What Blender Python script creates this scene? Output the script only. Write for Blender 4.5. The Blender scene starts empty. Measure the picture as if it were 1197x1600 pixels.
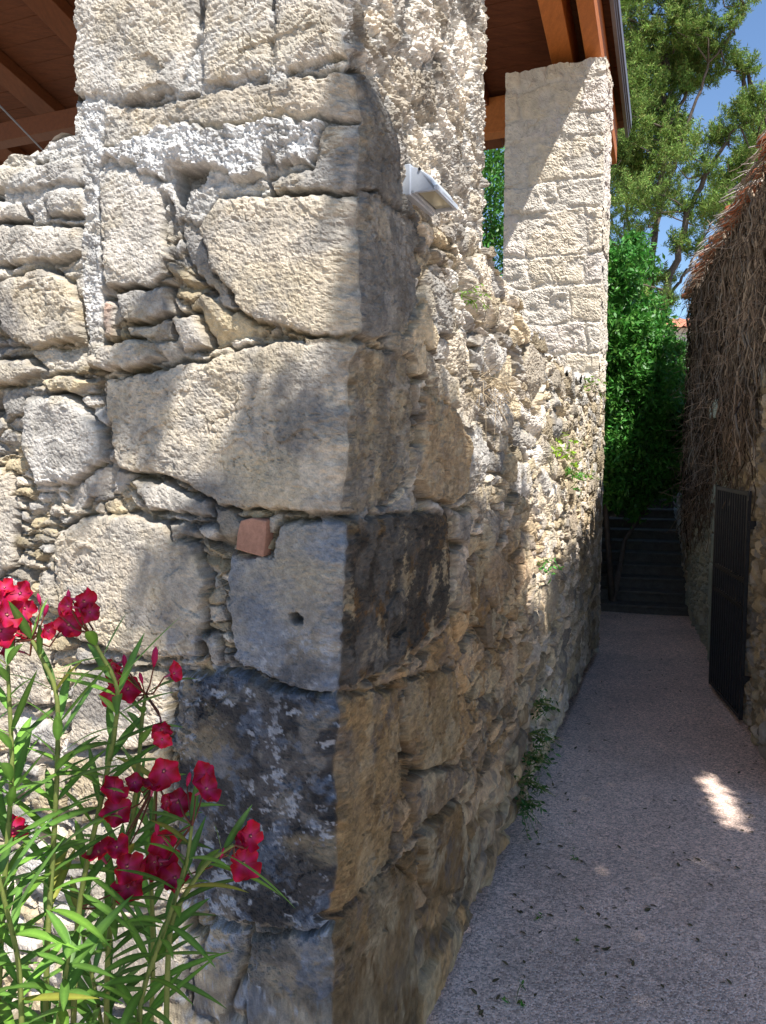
import bpy, math, random
import numpy as np
from mathutils import Vector
random.seed(7); rng = np.random.default_rng(11)
scene = bpy.context.scene
R = math.radians
# ---------------------------------------------------------------- camera, world, sun, exposure
CAMZ, PITCH, F = 2.4, R(4.8), 1200.0
cd = bpy.data.cameras.new('camera'); cam = bpy.data.objects.new('camera', cd); scene.collection.objects.link(cam)
cam.location = (0, 0, CAMZ); cam.rotation_euler = (R(90)-PITCH, 0, 0)
cd.sensor_fit = 'VERTICAL'; cd.sensor_height = 24; cd.lens = 24*F/1600; cd.clip_start = .05; cd.clip_end = 3000
scene.camera = cam
A = R(22)
T = np.array([math.sin(A), math.cos(A), 0.]); LF = np.array([-math.cos(A), math.sin(A), 0.])   # along the alley / along the front face
NF = -T; NS = -LF                                   # outward normals of front and side faces
Lsun = LF*.45 + T*.33 + np.array([0, 0, -1.]); Lsun /= np.linalg.norm(Lsun)
S = -Lsun
w = bpy.data.worlds.new('World'); scene.world = w; w.use_nodes = True
nt = w.node_tree; sky = nt.nodes.new('ShaderNodeTexSky'); sky.sky_type = 'NISHITA'; sky.sun_disc = False
sky.sun_elevation = math.asin(S[2]); sky.sun_rotation = math.atan2(S[0], S[1]); sky.altitude = 300
sky.air_density = 1.0; sky.dust_density = .1; sky.ozone_density = 4.0
hs0 = nt.nodes.new('ShaderNodeHueSaturation'); hs0.inputs['Saturation'].default_value = 1.02; nt.links.new(sky.outputs[0], hs0.inputs['Color']); nt.links.new(hs0.outputs[0], nt.nodes['Background'].inputs[0]); nt.nodes['Background'].inputs[1].default_value = .104
sd = bpy.data.lights.new('sun', 'SUN'); sun = bpy.data.objects.new('sun', sd); scene.collection.objects.link(sun)
sd.energy = 5.0; sd.angle = R(.53); sd.color = (1, .965, .915)
sun.rotation_euler = Vector(S).to_track_quat('Z', 'Y').to_euler(); sun.location = (4, -4, 14)
vs = scene.view_settings; vs.view_transform = 'Standard'; vs.look = 'None'; vs.exposure = .9; vs.gamma = 1

# ---------------------------------------------------------------- helpers
def ray(x, y):
    X = (x-598.5)/F; Y = (800-y)/F
    return np.array([X, math.cos(PITCH)+Y*math.sin(PITCH), -math.sin(PITCH)+Y*math.cos(PITCH)])
def at(x, y, d):                                    # point seen at photo pixel x, y at forward distance d
    r = ray(x, y); return np.array([0, 0, CAMZ]) + r*(d/r[1])
C0 = np.array([-.097, 2.30, 0.]); BAT = .052        # corner line; the front face is battered
def dfront(z): return BAT*np.clip(3.7-z, 0, None)
def px_front(x, y):
    r = ray(x, y); n = np.array([NF[0], NF[1], BAT]); p0 = C0 + np.array([0, 0, 3.7])
    if False: pass
    # plane: (p-C0).NF = dfront(z) = BAT*(3.7-z)
    o = np.array([0, 0, CAMZ]); k = ((BAT*(3.7-CAMZ)) - (o-C0)@NF)/(r@NF + BAT*r[2])
    if CAMZ + k*r[2] > 3.7: k = -((o-C0)@NF)/(r@NF)
    p = o + k*r; return (p-C0)@LF, p[2]
def px_side(x, y):
    r = ray(x, y); o = np.array([0, 0, CAMZ]); k = -((o-C0)@NS)/(r@NS); p = o+k*r
    return (p-C0)@T, p[2]
def hsh(ix, iy, s):
    ix = np.asarray(ix).astype(np.int64); iy = np.asarray(iy).astype(np.int64)
    h = (ix*374761393 + iy*668265263 + int(s)*1442695041) & 0xFFFFFFFF
    h = ((h ^ (h >> 13))*1274126177) & 0xFFFFFFFF
    h = ((h ^ (h >> 16))*2246822519) & 0xFFFFFFFF
    return ((h ^ (h >> 15)) & 0xFFFFFF)/float(0xFFFFFF)
def perlin(x, y, s=0):
    x0 = np.floor(x); y0 = np.floor(y); fx = x-x0; fy = y-y0
    ux = fx*fx*fx*(fx*(fx*6-15)+10); uy = fy*fy*fy*(fy*(fy*6-15)+10)
    def g(ax, ay):
        a = hsh(x0+ax, y0+ay, s)*2*math.pi
        return np.cos(a)*(fx-ax)+np.sin(a)*(fy-ay)
    n0 = g(0, 0)*(1-ux)+g(1, 0)*ux; n1 = g(0, 1)*(1-ux)+g(1, 1)*ux
    return (n0*(1-uy)+n1*uy)*1.5
def fbm(x, y, s=0, o=4, gain=.5):
    r = 0; a = 1; f = 1
    for i in range(o): r = r+a*perlin(x*f+i*17.3, y*f-i*9.1, s+i); a *= gain; f *= 2.03
    return r
def ridged(x, y, s=0, o=3):
    r = 0; a = 1; f = 1
    for i in range(o): r = r+a*(1-np.abs(perlin(x*f, y*f, s+i))*2); a *= .5; f *= 2.1
    return r/1.75
def sst(a, b, x): q = np.clip((x-a)/(b-a), 0, 1); return q*q*(3-2*q)
def voro(x, y, s, jit=.85):
    """F1, F2-F1 edge distance, cell ids, offset from the cell's centre"""
    ix = np.floor(x); iy = np.floor(y)
    f1 = np.full(x.shape, 9.); f2 = f1.copy(); cx = np.zeros_like(x); cy = cx.copy(); dx = cx.copy(); dy = cx.copy()
    for a in (-1, 0, 1):
        for b in (-1, 0, 1):
            gx = ix+a; gy = iy+b
            px = gx+.5+(hsh(gx, gy, s)-.5)*jit+.5*(np.mod(gy, 2)-.5); py = gy+.5+(hsh(gx, gy, s+5)-.5)*jit
            ddx = x-px; ddy = y-py
            wgt = .12*(hsh(gx, gy, s+9)-.5)
            d = np.maximum(np.sqrt(ddx**2+ddy**2)*.55+.45*np.maximum(np.abs(ddx), np.abs(ddy)), 0)+wgt
            m = d < f1
            f2 = np.where(m, f1, np.minimum(f2, d)); cx = np.where(m, gx, cx); cy = np.where(m, gy, cy)
            dx = np.where(m, ddx, dx); dy = np.where(m, ddy, dy); f1 = np.where(m, d, f1)
    return f1, f2-f1, cx, cy, dx, dy
def sdpoly(px, py, poly):
    """signed distance, positive inside"""
    P = np.array(poly); n = len(P); d = np.full(px.shape, 1e9); ins = np.zeros(px.shape, bool)
    for i in range(n):
        a = P[i]; b = P[(i+1) % n]; ex, ey = b-a; wx = px-a[0]; wy = py-a[1]
        q = np.clip((wx*ex+wy*ey)/(ex*ex+ey*ey+1e-12), 0, 1)
        d = np.minimum(d, (wx-q*ex)**2+(wy-q*ey)**2)
        c = ((a[1] > py) != (b[1] > py)) & (px < ex*(py-a[1])/(ey+1e-12)+a[0])
        ins ^= c
    d = np.sqrt(d); return np.where(ins, d, -d)

def setp(o, label=None, cat=None, group=None, kind=None):
    if label: o['label'] = label
    if cat: o['category'] = cat
    if group: o['group'] = group
    if kind: o['kind'] = kind
    return o
def obj(name, V, faces, mat, parent=None, col=None, smooth=True, loc=None, mats=None, midx=None):
    """one mesh object; V world coordinates; origin at loc"""
    V = np.asarray(V, dtype=np.float64).reshape(-1, 3)
    if loc is None: loc = np.array(parent.matrix_world.translation) if parent and parent.type == 'EMPTY' else np.zeros(3)
    if parent is not None and parent.type != 'EMPTY': loc = np.array(parent['_loc'])
    me = bpy.data.meshes.new(name)
    W = (V-np.array(loc)).astype(np.float32)
    if isinstance(faces, np.ndarray):
        k = faces.shape[1]; n = len(faces)
        me.vertices.add(len(W)); me.vertices.foreach_set('co', W.ravel())
        me.loops.add(n*k); me.loops.foreach_set('vertex_index', faces.astype(np.int32).ravel())
        me.polygons.add(n); me.polygons.foreach_set('loop_start', np.arange(0, n*k, k, dtype=np.int32))
        me.update(calc_edges=True)
    else:
        me.from_pydata([tuple(map(float, v)) for v in W], [], [tuple(int(i) for i in f) for f in faces]); me.update()
    me.polygons.foreach_set('use_smooth', [smooth]*len(me.polygons))
    if col is not None:
        a = me.color_attributes.new('Col', 'FLOAT_COLOR', 'POINT')
        c = np.ones((len(W), 4), np.float32); c[:, :3] = col; a.data.foreach_set('color', c.ravel())
    if mats:
        for m in mats: me.materials.append(m)
        me.polygons.foreach_set('material_index', np.asarray(midx, dtype=np.int32))
    else: me.materials.append(mat)
    me.validate()
    o = bpy.data.objects.new(name, me); scene.collection.objects.link(o)
    if parent is not None:
        o.parent = parent                              # parent shares the origin of its things: no offset
        o.location = (0, 0, 0)
    else: o.location = loc
    o['_loc'] = [float(q) for q in loc]
    return o
def empty(name, loc, label=None, cat=None, group=None, kind=None):
    e = bpy.data.objects.new(name, None); scene.collection.objects.link(e); e.location = [float(q) for q in loc]; e.empty_display_size = .1
    e.matrix_world.translation = Vector([float(q) for q in loc])
    return setp(e, label, cat, group, kind)
class MB:
    def __init__(s): s.v = []; s.f = []; s.c = []
    def add(s, V, Fc, col=None):
        b = len(s.v); s.v += [tuple(q) for q in V]; s.f += [tuple(i+b for i in f) for f in Fc]
        if col is not None: s.c += [col]*len(V)
    def box(s, o, ax, ay, az, col=None, jit=0):
        """box from corner o along three edge vectors"""
        o = np.array(o, float); ax = np.array(ax, float); ay = np.array(ay, float); az = np.array(az, float)
        V = [o, o+ax, o+ax+ay, o+ay, o+az, o+ax+az, o+ax+ay+az, o+ay+az]
        Fc = [(0, 3, 2, 1), (4, 5, 6, 7), (0, 1, 5, 4), (1, 2, 6, 5), (2, 3, 7, 6), (3, 0, 4, 7)]
        s.add(V, Fc, col)
    def tube(s, pts, rad, n=5, col=None):
        pts = np.array(pts, float); m = len(pts); rad = np.broadcast_to(rad, (m,))
        d = np.gradient(pts, axis=0); d /= np.linalg.norm(d, axis=1)[:, None]+1e-9
        a = np.cross(d, [.31, .17, .93]); a /= np.linalg.norm(a, axis=1)[:, None]+1e-9; b = np.cross(d, a)
        V = []
        for k in range(n):
            th = 2*math.pi*k/n; V.append(pts+rad[:, None]*(math.cos(th)*a+math.sin(th)*b))
        V = np.stack(V, 1).reshape(-1, 3)
        Fc = [(i*n+k, i*n+(k+1) % n, (i+1)*n+(k+1) % n, (i+1)*n+k) for i in range(m-1) for k in range(n)]
        Fc += [tuple(range(n))[::-1], tuple((m-1)*n+k for k in range(n))]
        s.add(V, Fc, col)
    def build(s, name, mat, parent=None, smooth=False, loc=None, bevel=0):
        o = obj(name, s.v, s.f, mat, parent, col=np.array(s.c) if s.c else None, smooth=smooth, loc=loc)
        if bevel:
            m = o.modifiers.new('bevel', 'BEVEL'); m.width = bevel; m.segments = 2; m.limit_method = 'ANGLE'
        return o

# ---------------------------------------------------------------- materials
def mat(name, col=(.5, .5, .5), rough=.9, vcol=False, nscale=None, namp=.25, bump=0, bscale=80, spec=.3, trans=0, metal=0, fine=False, bdist=.004, col2=None, c2scale=3, stretch=None):
    m = bpy.data.materials.new(name); m.use_nodes = True; n = m.node_tree; L = n.links; b = n.nodes['Principled BSDF']
    b.inputs['Roughness'].default_value = rough; b.inputs['Specular IOR Level'].default_value = spec; b.inputs['Metallic'].default_value = metal
    tc = n.nodes.new('ShaderNodeTexCoord'); co = tc.outputs['Object']
    if stretch:
        mp = n.nodes.new('ShaderNodeMapping'); mp.inputs['Scale'].default_value = stretch[:3]
        if len(stretch) > 3: mp.inputs['Rotation'].default_value = (0, 0, stretch[3])
        L.new(co, mp.inputs[0]); co = mp.outputs[0]
    if vcol:
        a = n.nodes.new('ShaderNodeVertexColor'); a.layer_name = 'Col'; c = a.outputs[0]
    else:
        a = n.nodes.new('ShaderNodeRGB'); a.outputs[0].default_value = (*col, 1); c = a.outputs[0]
    if col2:
        t = n.nodes.new('ShaderNodeTexNoise'); t.inputs['Scale'].default_value = c2scale; t.inputs['Detail'].default_value = 5
        L.new(co, t.inputs[0]); r = n.nodes.new('ShaderNodeMapRange'); r.inputs[1].default_value = .42; r.inputs[2].default_value = .6; L.new(t.outputs[0], r.inputs[0])
        mx = n.nodes.new('ShaderNodeMix'); mx.data_type = 'RGBA'; L.new(r.outputs[0], mx.inputs[0]); L.new(c, mx.inputs[6]); mx.inputs[7].default_value = (*col2, 1); c = mx.outputs[2]
    if nscale:
        for sc, am in ((nscale, namp), (nscale*6.3, namp*.8)):
            t = n.nodes.new('ShaderNodeTexNoise'); t.inputs['Scale'].default_value = sc; t.inputs['Detail'].default_value = 6; t.inputs['Roughness'].default_value = .65
            L.new(co, t.inputs[0])
            r = n.nodes.new('ShaderNodeMapRange'); r.inputs[1].default_value = .25; r.inputs[2].default_value = .75; r.inputs[3].default_value = 1-am; r.inputs[4].default_value = 1+am
            L.new(t.outputs[0], r.inputs[0])
            v = n.nodes.new('ShaderNodeVectorMath'); v.operation = 'SCALE'; L.new(c, v.inputs[0]); L.new(r.outputs[0], v.inputs['Scale']); c = v.outputs[0]
    L.new(c, b.inputs['Base Color'])
    if bump:
        t = n.nodes.new('ShaderNodeTexNoise'); t.inputs['Scale'].default_value = bscale; t.inputs['Detail'].default_value = 8; t.inputs['Roughness'].default_value = .7
        L.new(co, t.inputs[0]); bp = n.nodes.new('ShaderNodeBump'); bp.inputs['Strength'].default_value = bump; bp.inputs['Distance'].default_value = bdist
        L.new(t.outputs[0], bp.inputs['Height']); L.new(bp.outputs[0], b.inputs['Normal'])
    if trans:
        tr = n.nodes.new('ShaderNodeBsdfTranslucent'); L.new(c, tr.inputs[0]); ms = n.nodes.new('ShaderNodeMixShader'); ms.inputs[0].default_value = trans
        L.new(b.outputs[0], ms.inputs[1]); L.new(tr.outputs[0], ms.inputs[2]); L.new(ms.outputs[0], n.nodes['Material Output'].inputs[0])
    return m
M = {}
M['stone'] = mat('limestone', vcol=True, rough=.95, spec=.15, nscale=34, namp=.26, bump=1.0, bscale=170, bdist=.008)
M['stone_far'] = mat('limestone_far', vcol=True, rough=.95, spec=.15, nscale=14, namp=.14, bump=.7, bscale=40, bdist=.012)
M['wood'] = mat('stained_timber', (.44, .145, .032), rough=.55, nscale=3.2, namp=.22, bump=.2, bscale=20, stretch=(8, 1, 8, A))
M['wood_dark'] = mat('shaded_timber', (.15, .048, .016), rough=.65, nscale=3.2, namp=.25, bump=.2, bscale=20, stretch=(8, 1, 8, A))  # darker copy of the timber above: shade under the roof put into the colour
M['board'] = mat('roof_boards', (.13, .042, .016), rough=.75, nscale=3, namp=.3, stretch=(1, 8, 8, A))
M['gutter'] = mat('grey_metal', (.2, .2, .22), rough=.5, metal=.4, nscale=10, namp=.1)
M['lamp'] = mat('lamp_paint', (.46, .5, .56), rough=.4, spec=.4, nscale=30, namp=.06)
M['glass'] = mat('lamp_glass', (.42, .4, .28), rough=.15, spec=.6)
M['dark'] = mat('black_iron', (.022, .022, .024), rough=.5, nscale=25, namp=.4, bump=.3)
M['terra'] = mat('terracotta', (.42, .13, .055), rough=.85, nscale=9, namp=.25, bump=.4)
M['leaf'] = mat('oleander_leaf', vcol=True, rough=.48, spec=.4, trans=.3, nscale=90, namp=.12)
M['petal'] = mat('petal', vcol=True, rough=.6, spec=.25, trans=.3)
M['stem'] = mat('stem', (.17, .2, .05), rough=.7, nscale=20, namp=.2)
M['stem_red'] = mat('flower_stalk', (.16, .05, .03), rough=.7)
M['green'] = mat('foliage', vcol=True, rough=.45, spec=.4, trans=.3)
M['cyp'] = mat('cypress_foliage', vcol=True, rough=.75, spec=.15, trans=.2)
M['bark'] = mat('bark', (.13, .10, .08), rough=.95, nscale=12, namp=.3, bump=.8, bscale=15, bdist=.02)
M['vine'] = mat('dry_vine', vcol=True, rough=.95, spec=.1, nscale=30, namp=.2)
M['litter'] = mat('litter', vcol=True, rough=.9)
M['wallfar'] = mat('far_render', (.6, .55, .48), nscale=3, namp=.1)
M['step'] = mat('step_stone', (.12, .11, .095), nscale=9, namp=.3, bump=.6, bscale=30, bdist=.01)
# gravel
def gravel():
    m = mat('gravel', (.76, .57, .475), rough=.95, col2=(.65, .495, .415), c2scale=1.3, spec=.15, nscale=.9, namp=.12); n = m.node_tree; L = n.links; b = n.nodes['Principled BSDF']
    src = b.inputs['Base Color'].links[0].from_socket; tc = n.nodes.new('ShaderNodeTexCoord')
    v = n.nodes.new('ShaderNodeTexVoronoi'); v.inputs['Scale'].default_value = 110; L.new(tc.outputs['Object'], v.inputs[0])
    s = n.nodes.new('ShaderNodeSeparateColor'); L.new(v.outputs['Color'], s.inputs[0])
    r = n.nodes.new('ShaderNodeMapRange'); r.inputs[3].default_value = .55; r.inputs[4].default_value = 1.45; L.new(s.outputs[0], r.inputs[0])
    t = n.nodes.new('ShaderNodeTexNoise'); t.inputs['Scale'].default_value = 28; t.inputs['Detail'].default_value = 7; t.inputs['Roughness'].default_value = .8; L.new(tc.outputs['Object'], t.inputs[0])
    r2 = n.nodes.new('ShaderNodeMapRange'); r2.inputs[1].default_value = .3; r2.inputs[2].default_value = .7; r2.inputs[3].default_value = .72; r2.inputs[4].default_value = 1.28; L.new(t.outputs[0], r2.inputs[0])
    mu = n.nodes.new('ShaderNodeMath'); mu.operation = 'MULTIPLY'; L.new(r.outputs[0], mu.inputs[0]); L.new(r2.outputs[0], mu.inputs[1])
    sc = n.nodes.new('ShaderNodeVectorMath'); sc.operation = 'SCALE'; L.new(src, sc.inputs[0]); L.new(mu.outputs[0], sc.inputs['Scale']); L.new(sc.outputs[0], b.inputs['Base Color'])
    bp = n.nodes.new('ShaderNodeBump'); bp.inputs['Strength'].default_value = 1; bp.inputs['Distance'].default_value = .006; bp.invert = True
    L.new(v.outputs['Distance'], bp.inputs['Height']); L.new(bp.outputs[0], b.inputs['Normal'])
    return m
M['gravel'] = gravel()
M['earth'] = mat('earth', (.3, .26, .2), nscale=2, namp=.2, bump=.5, bscale=10)

# ---------------------------------------------------------------- masonry
BEIGE = np.array([.58, .505, .40]); GREY = np.array([.46, .43, .385]); PALE = np.array([.66, .60, .515]); TAN = np.array([.48, .395, .27])
OCH = np.array([.53, .435, .28]); DARK = np.array([.085, .083, .085]); BLUEG = np.array([.20, .215, .24]); MORT = np.array([.60, .575, .53]); MORTD = np.array([.38, .325, .24]); BROWN = np.array([.26, .18, .10])
def blend(col, c, m): return col*(1-m[..., None]) + np.asarray(c)*m[..., None]
def rubble(x, y, s, sx, sy, depth=.035, gap=.12, pal=(BEIGE, GREY, TAN), mort=MORTD, warp=1., split=.5):
    """random rubble: slabs of very different size; returns height and colour"""
    wx = x+.10*perlin(x*1.9, y*1.9, s+11)+warp*(.030*perlin(x*8, y*8, s+1)+.009*perlin(x*26, y*26, s+2)+.004*perlin(x*70, y*70, s+8))
    wy = y+.05*perlin(x*2.1, y*2.1, s+12)+warp*(.022*perlin(x*8, y*8, s+3)+.008*perlin(x*26, y*26, s+4)+.004*perlin(x*70, y*70, s+9))
    def layer(sx, sy, s, gap):
        f1, e, cx, cy, dx, dy = voro(wx/sx, wy/sy, s, .95)
        r = [hsh(cx, cy, s+20+i) for i in range(5)]
        prof = sst(gap*.3, gap*.95, e)
        h = prof*depth*(.35+.95*r[0])+sst(0, .5, e)*.010+(dx*(r[1]-.5)+dy*(r[2]-.55)*.8)*.045*prof-.030*np.exp(-(e/(gap*.38))**2)*(r[3] > .3)
        h -= np.maximum(0, dx*np.cos(r[3]*6.3)+dy*np.sin(r[3]*6.3)-.08)*.10*prof*(r[0] > .25)
        h -= np.maximum(0, dx*np.cos(r[4]*6.3)+dy*np.sin(r[4]*6.3)-.16)*.12*prof
        P = np.array(pal); c = P[np.minimum((r[1]*len(P)).astype(int), len(P)-1)]*(.50+.92*r[2])[..., None]
        return h, c, prof, r
    h, c, prof, r = layer(sx, sy, s, gap)
    h2, c2, p2, r2 = layer(sx*.55, sy*.42, s+50, gap*1.15)
    k = (r[4] < split)*1.; k = np.maximum(k, (1-prof)*(r2[0] > .5)*.8)
    h = h*(1-k)+h2*.8*k; c = c*(1-k[..., None])+c2*k[..., None]; prof = prof*(1-k)+p2*k
    gr = fbm(x*75, y*75, s+70, 3, .7)
    h = h+(1-prof)*(.0035*gr+.004*sst(.05, .35, voro(x*55, y*55, s+71)[1]))
    cm = np.asarray(mort)*(1+.30*fbm(x*30, y*30, s+7, 4, .65))[..., None]
    c = c*prof[..., None]+cm*(1-prof)[..., None]
    return h, c, prof
def pits(x, y, s, sc=1.):
    """weathered limestone micro relief, metres"""
    n = fbm(x*5*sc, y*5*sc, s, 3, .5)*.006
    # conchoidal flakes at two scales: tilted planes with crisp steps between them
    for q, am in ((6., .013), (15., .0065)):
        f = voro(x*q*sc+.5*perlin(x*q*1.3, y*q*1.3, s+20), y*q*1.35*sc+.5*perlin(x*q*1.3+5, y*q*1.3, s+21), s+30+int(q))
        a = hsh(f[2], f[3], s+31)*6.28; n = n+(f[4]*np.cos(a)+f[5]*np.sin(a))*am*hsh(f[2], f[3], s+32)
    z_ = sst(-.15, .45, perlin(x*3*sc, y*3*sc, s+50))
    p = perlin(x*48*sc, y*62*sc, s+8); n = n-np.clip(p-.18, 0, 1)*.014*(.35+.65*z_)
    p = perlin(x*95*sc, y*120*sc, s+9); n = n-np.clip(p-.1, 0, 1)*.006
    n = n+fbm(x*60*sc, y*66*sc, s+15, 3, .7)*.0016
    # thin cracks
    c = np.abs(perlin(x*4*sc+.3*perlin(x*20, y*20, s+61), y*6*sc+.3*perlin(x*20, y*20, s+62), s+60)); n = n-.008*np.exp(-(c/.018)**2)*sst(0, .3, perlin(x*2.2, y*2.2, s+63))
    return n
def stones(x, y, h, c, lst, conv, s, edge=.022):
    """overlay individually drawn blocks: (poly px, colour, proud, roughness factor)"""
    wx = x+.010*perlin(x*14, y*14, s)+.006*perlin(x*40, y*40, s+1)+.003*perlin(x*95, y*95, s+6)
    wy = y+.010*perlin(x*14, y*14, s+2)+.006*perlin(x*40, y*40, s+3)+.003*perlin(x*95, y*95, s+7)
    for i, st in enumerate(lst):
        P = [conv(*p) for p in st[0]]; col = np.array(st[1]); pr = st[2]
        Pa = np.array(P); mn = Pa.min(0)-.1; mx = Pa.max(0)+.1
        idx = np.where((x > mn[0]) & (x < mx[0]) & (y > mn[1]) & (y < mx[1]))
        if not len(idx[0]): continue
        X = x[idx]; Y = y[idx]; d = sdpoly(wx[idx], wy[idx], P)
        m = sst(-.004, .012, d); groove = np.exp(-((d+.005)/.0065)**2)
        dome = sst(0, edge*1.5, d)*.007+sst(-.002, .006, d)*.004
        cen = Pa.mean(0); ti = (hsh(i, 3, s)-.5)*.05; tj = (hsh(i, 4, s)-.62)*.05
        hh = pr+dome+(X-cen[0])*ti+(Y-cen[1])*tj
        h0 = h[idx]; h0 = h0*(1-m)+hh*m-.026*groove*(.25+1.*sst(-.3, .3, perlin(X*9, Y*9, s+i)))
        h[idx] = h0
        cc = col*(1+.22*fbm(X*5+i, Y*5, s+40+i, 4))[..., None]
        dk = .0 if col.mean() < .16 else 1.
        cc = blend(cc, GREY*.8, dk*.55*sst(.0, .55, fbm(X*6, Y*9+i, s+60, 4)))
        cc = blend(cc, OCH*.95, dk*.35*sst(.15, .6, fbm(X*4+9, Y*4+i, s+70, 4)))
        c[idx] = c[idx]*(1-m[..., None])+cc*m[..., None]
        c[idx] = blend(c[idx], c[idx]*.45, .75*np.exp(-((d+.006)/.009)**2))
    return h, c

zs = np.concatenate([np.arange(.15, .75, .02), np.arange(.75, 4.7, .0045), np.arange(4.7, 8.9, .06)])
WALLTOP_F = lambda u: 3.40+.03*np.sin(u*7+1)+.018*np.sin(u*31)+.05*np.clip(1.3-u, 0, 1)
FRONT = [
 ([(120,-120),(300,-120),(312,60),(285,140),(200,160),(120,150)], PALE*.98, .012),
 ([(318,-120),(420,-120),(425,60),(415,120),(320,135),(322,60)], BEIGE*.98, .016),
 ([(428,-120),(560,-120),(556,85),(520,95),(430,118)], PALE*.9, .014),
 ([(166,170),(290,160),(400,130),(562,112),(562,190),(500,185),(400,200),(330,205),(240,215),(165,240)], BEIGE*.88, .006),
 ([(502,202),(548,194),(575,270),(585,300),(430,304),(425,282),(490,266)], GREY*.82, .018),
 ([(162,258),(230,268),(256,290),(262,430),(240,448),(170,452),(160,330)], PALE*.93, .016),
 ([(348,312),(432,308),(590,306),(585,400),(585,522),(500,526),(400,502),(372,470),(330,420),(318,360)], BEIGE*1.0, .026),
 ([(283,350),(316,362),(336,425),(372,478),(365,486),(310,430),(290,392)], GREY*.85, -.004),
 ([(185,455),(265,450),(278,495),(200,508)], GREY*.95, .024),
 ([(145,542),(235,530),(257,560),(205,580),(145,577)], PALE*.85, .036),
 ([(200,511),(270,505),(272,528),(208,531)], GREY*.8, .016),
 ([(271,495),(308,489),(327,540),(290,551)], PALE*.85, .020),
 ([(165,470),(182,470),(185,530),(165,532)], (.46,.30,.22), .010),
 ([(275,572),(360,556),(430,532),(575,534),(580,600),(575,700),(570,806),(480,800),(350,790),(285,748),(190,730),(172,650),(170,596)], BEIGE*.98, .020),
 ([(45,622),(110,615),(165,670),(172,722),(112,757),(60,755),(38,700)], GREY*1.18, .022),
 ([(208,745),(262,755),(332,785),(337,808),(236,795)], PALE*.85, .020),
 ([(90,832),(140,806),(222,806),(262,817),(310,852),(327,900),(320,1020),(250,1030),(180,1015),(105,990),(90,900)], BEIGE*.95, .018),
 ([(362,862),(376,870),(430,868),(440,815),(560,812),(560,1082),(500,1083),(440,1066),(372,1030),(360,950)], BLUEG*1.2, .016),
 ([(312,820),(340,820),(350,835),(330,845)], PALE*.8, .024),
 ([(265,815),(300,822),(302,838),(280,840)], PALE*.7, .02),
 ([(322,992),(340,985),(355,1040),(340,1045)], PALE*.8, .02),
 ([(282,1052),(370,1050),(430,1072),(560,1092),(555,1445),(490,1455),(400,1440),(330,1425),(288,1300),(276,1150)], DARK*.6, .016),
 ([(392,1462),(555,1452),(555,1750),(385,1750)], GREY*.45, .012),
 ([(330,1440),(385,1450),(380,1520),(350,1600),(300,1570)], BEIGE*.6, .012),
 ([(120,1042),(262,1045),(272,1150),(200,1175),(112,1160)], BEIGE*1.05, .014),
 ([(105,1180),(265,1170),(270,1260),(110,1270)], TAN*.9, .01),
 ([(130,1290),(270,1275),(280,1410),(150,1420)], BEIGE*.95, .014),
 ([(120,1440),(300,1430),(290,1560),(130,1560)], BEIGE*.8, .014),
 ([(-40,262),(60,262),(130,243),(138,290),(60,300),(-40,302)], GREY*1.05, .022),
 ([(75,296),(155,291),(158,334),(80,336)], PALE*.95, .016),
 ([(-40,312),(40,316),(46,345),(-40,352)], PALE*1.0, .020),
 ([(-40,354),(60,352),(128,356),(134,398),(30,415),(-40,412)], PALE*.85, .018),
 ([(5,445),(70,417),(125,450),(136,530),(50,546),(10,520)], BEIGE*.88, .030),
 ([(-40,566),(50,560),(74,580),(30,600),(-40,602)], PALE*.9, .030),
 ([(72,592),(120,586),(158,598),(130,612),(88,612)], OCH*1.15, .030),
 ([(-40,730),(22,735),(30,800),(26,890),(-40,900)], BEIGE*1.0, .01),
 ([(30,960),(80,1000),(80,1100),(-40,1100),(-40,950)], BEIGE*.95, .01),
]
SIDE = [
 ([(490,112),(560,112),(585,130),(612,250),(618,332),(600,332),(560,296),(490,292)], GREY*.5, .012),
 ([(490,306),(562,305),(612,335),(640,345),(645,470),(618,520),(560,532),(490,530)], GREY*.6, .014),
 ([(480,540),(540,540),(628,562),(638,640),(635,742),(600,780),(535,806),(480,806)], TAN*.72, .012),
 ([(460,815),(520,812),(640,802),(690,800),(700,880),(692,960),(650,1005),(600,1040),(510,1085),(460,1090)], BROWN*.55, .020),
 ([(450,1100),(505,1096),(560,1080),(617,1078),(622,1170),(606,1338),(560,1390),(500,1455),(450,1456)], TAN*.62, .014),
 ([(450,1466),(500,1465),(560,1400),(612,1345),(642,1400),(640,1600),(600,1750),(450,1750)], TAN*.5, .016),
 ([(645,612),(688,622),(724,690),(722,770),(700,786),(660,780),(640,740)], TAN*.85, .036),
 ([(654,420),(690,452),(697,530),(668,522),(650,480)], GREY*.7, .030),
 ([(648,540),(706,592),(712,640),(660,622)], BEIGE*.75, .030),
 ([(628,1060),(700,1045),(708,1100),(704,1185),(650,1205),(626,1150)], TAN*.62, .024),
 ([(642,1300),(700,1248),(712,1300),(708,1390),(655,1400)], TAN*.55, .050),
 ([(630,1215),(700,1195),(722,1205),(700,1245),(640,1290)], PALE*.6, .030),
 ([(700,860),(716,862),(728,960),(706,950)], PALE*.7, .03),
 ([(700,800),(724,800),(724,850),(700,842)], GREY*.8, .03),
]
def gain_dark(u, z): return 0
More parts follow.
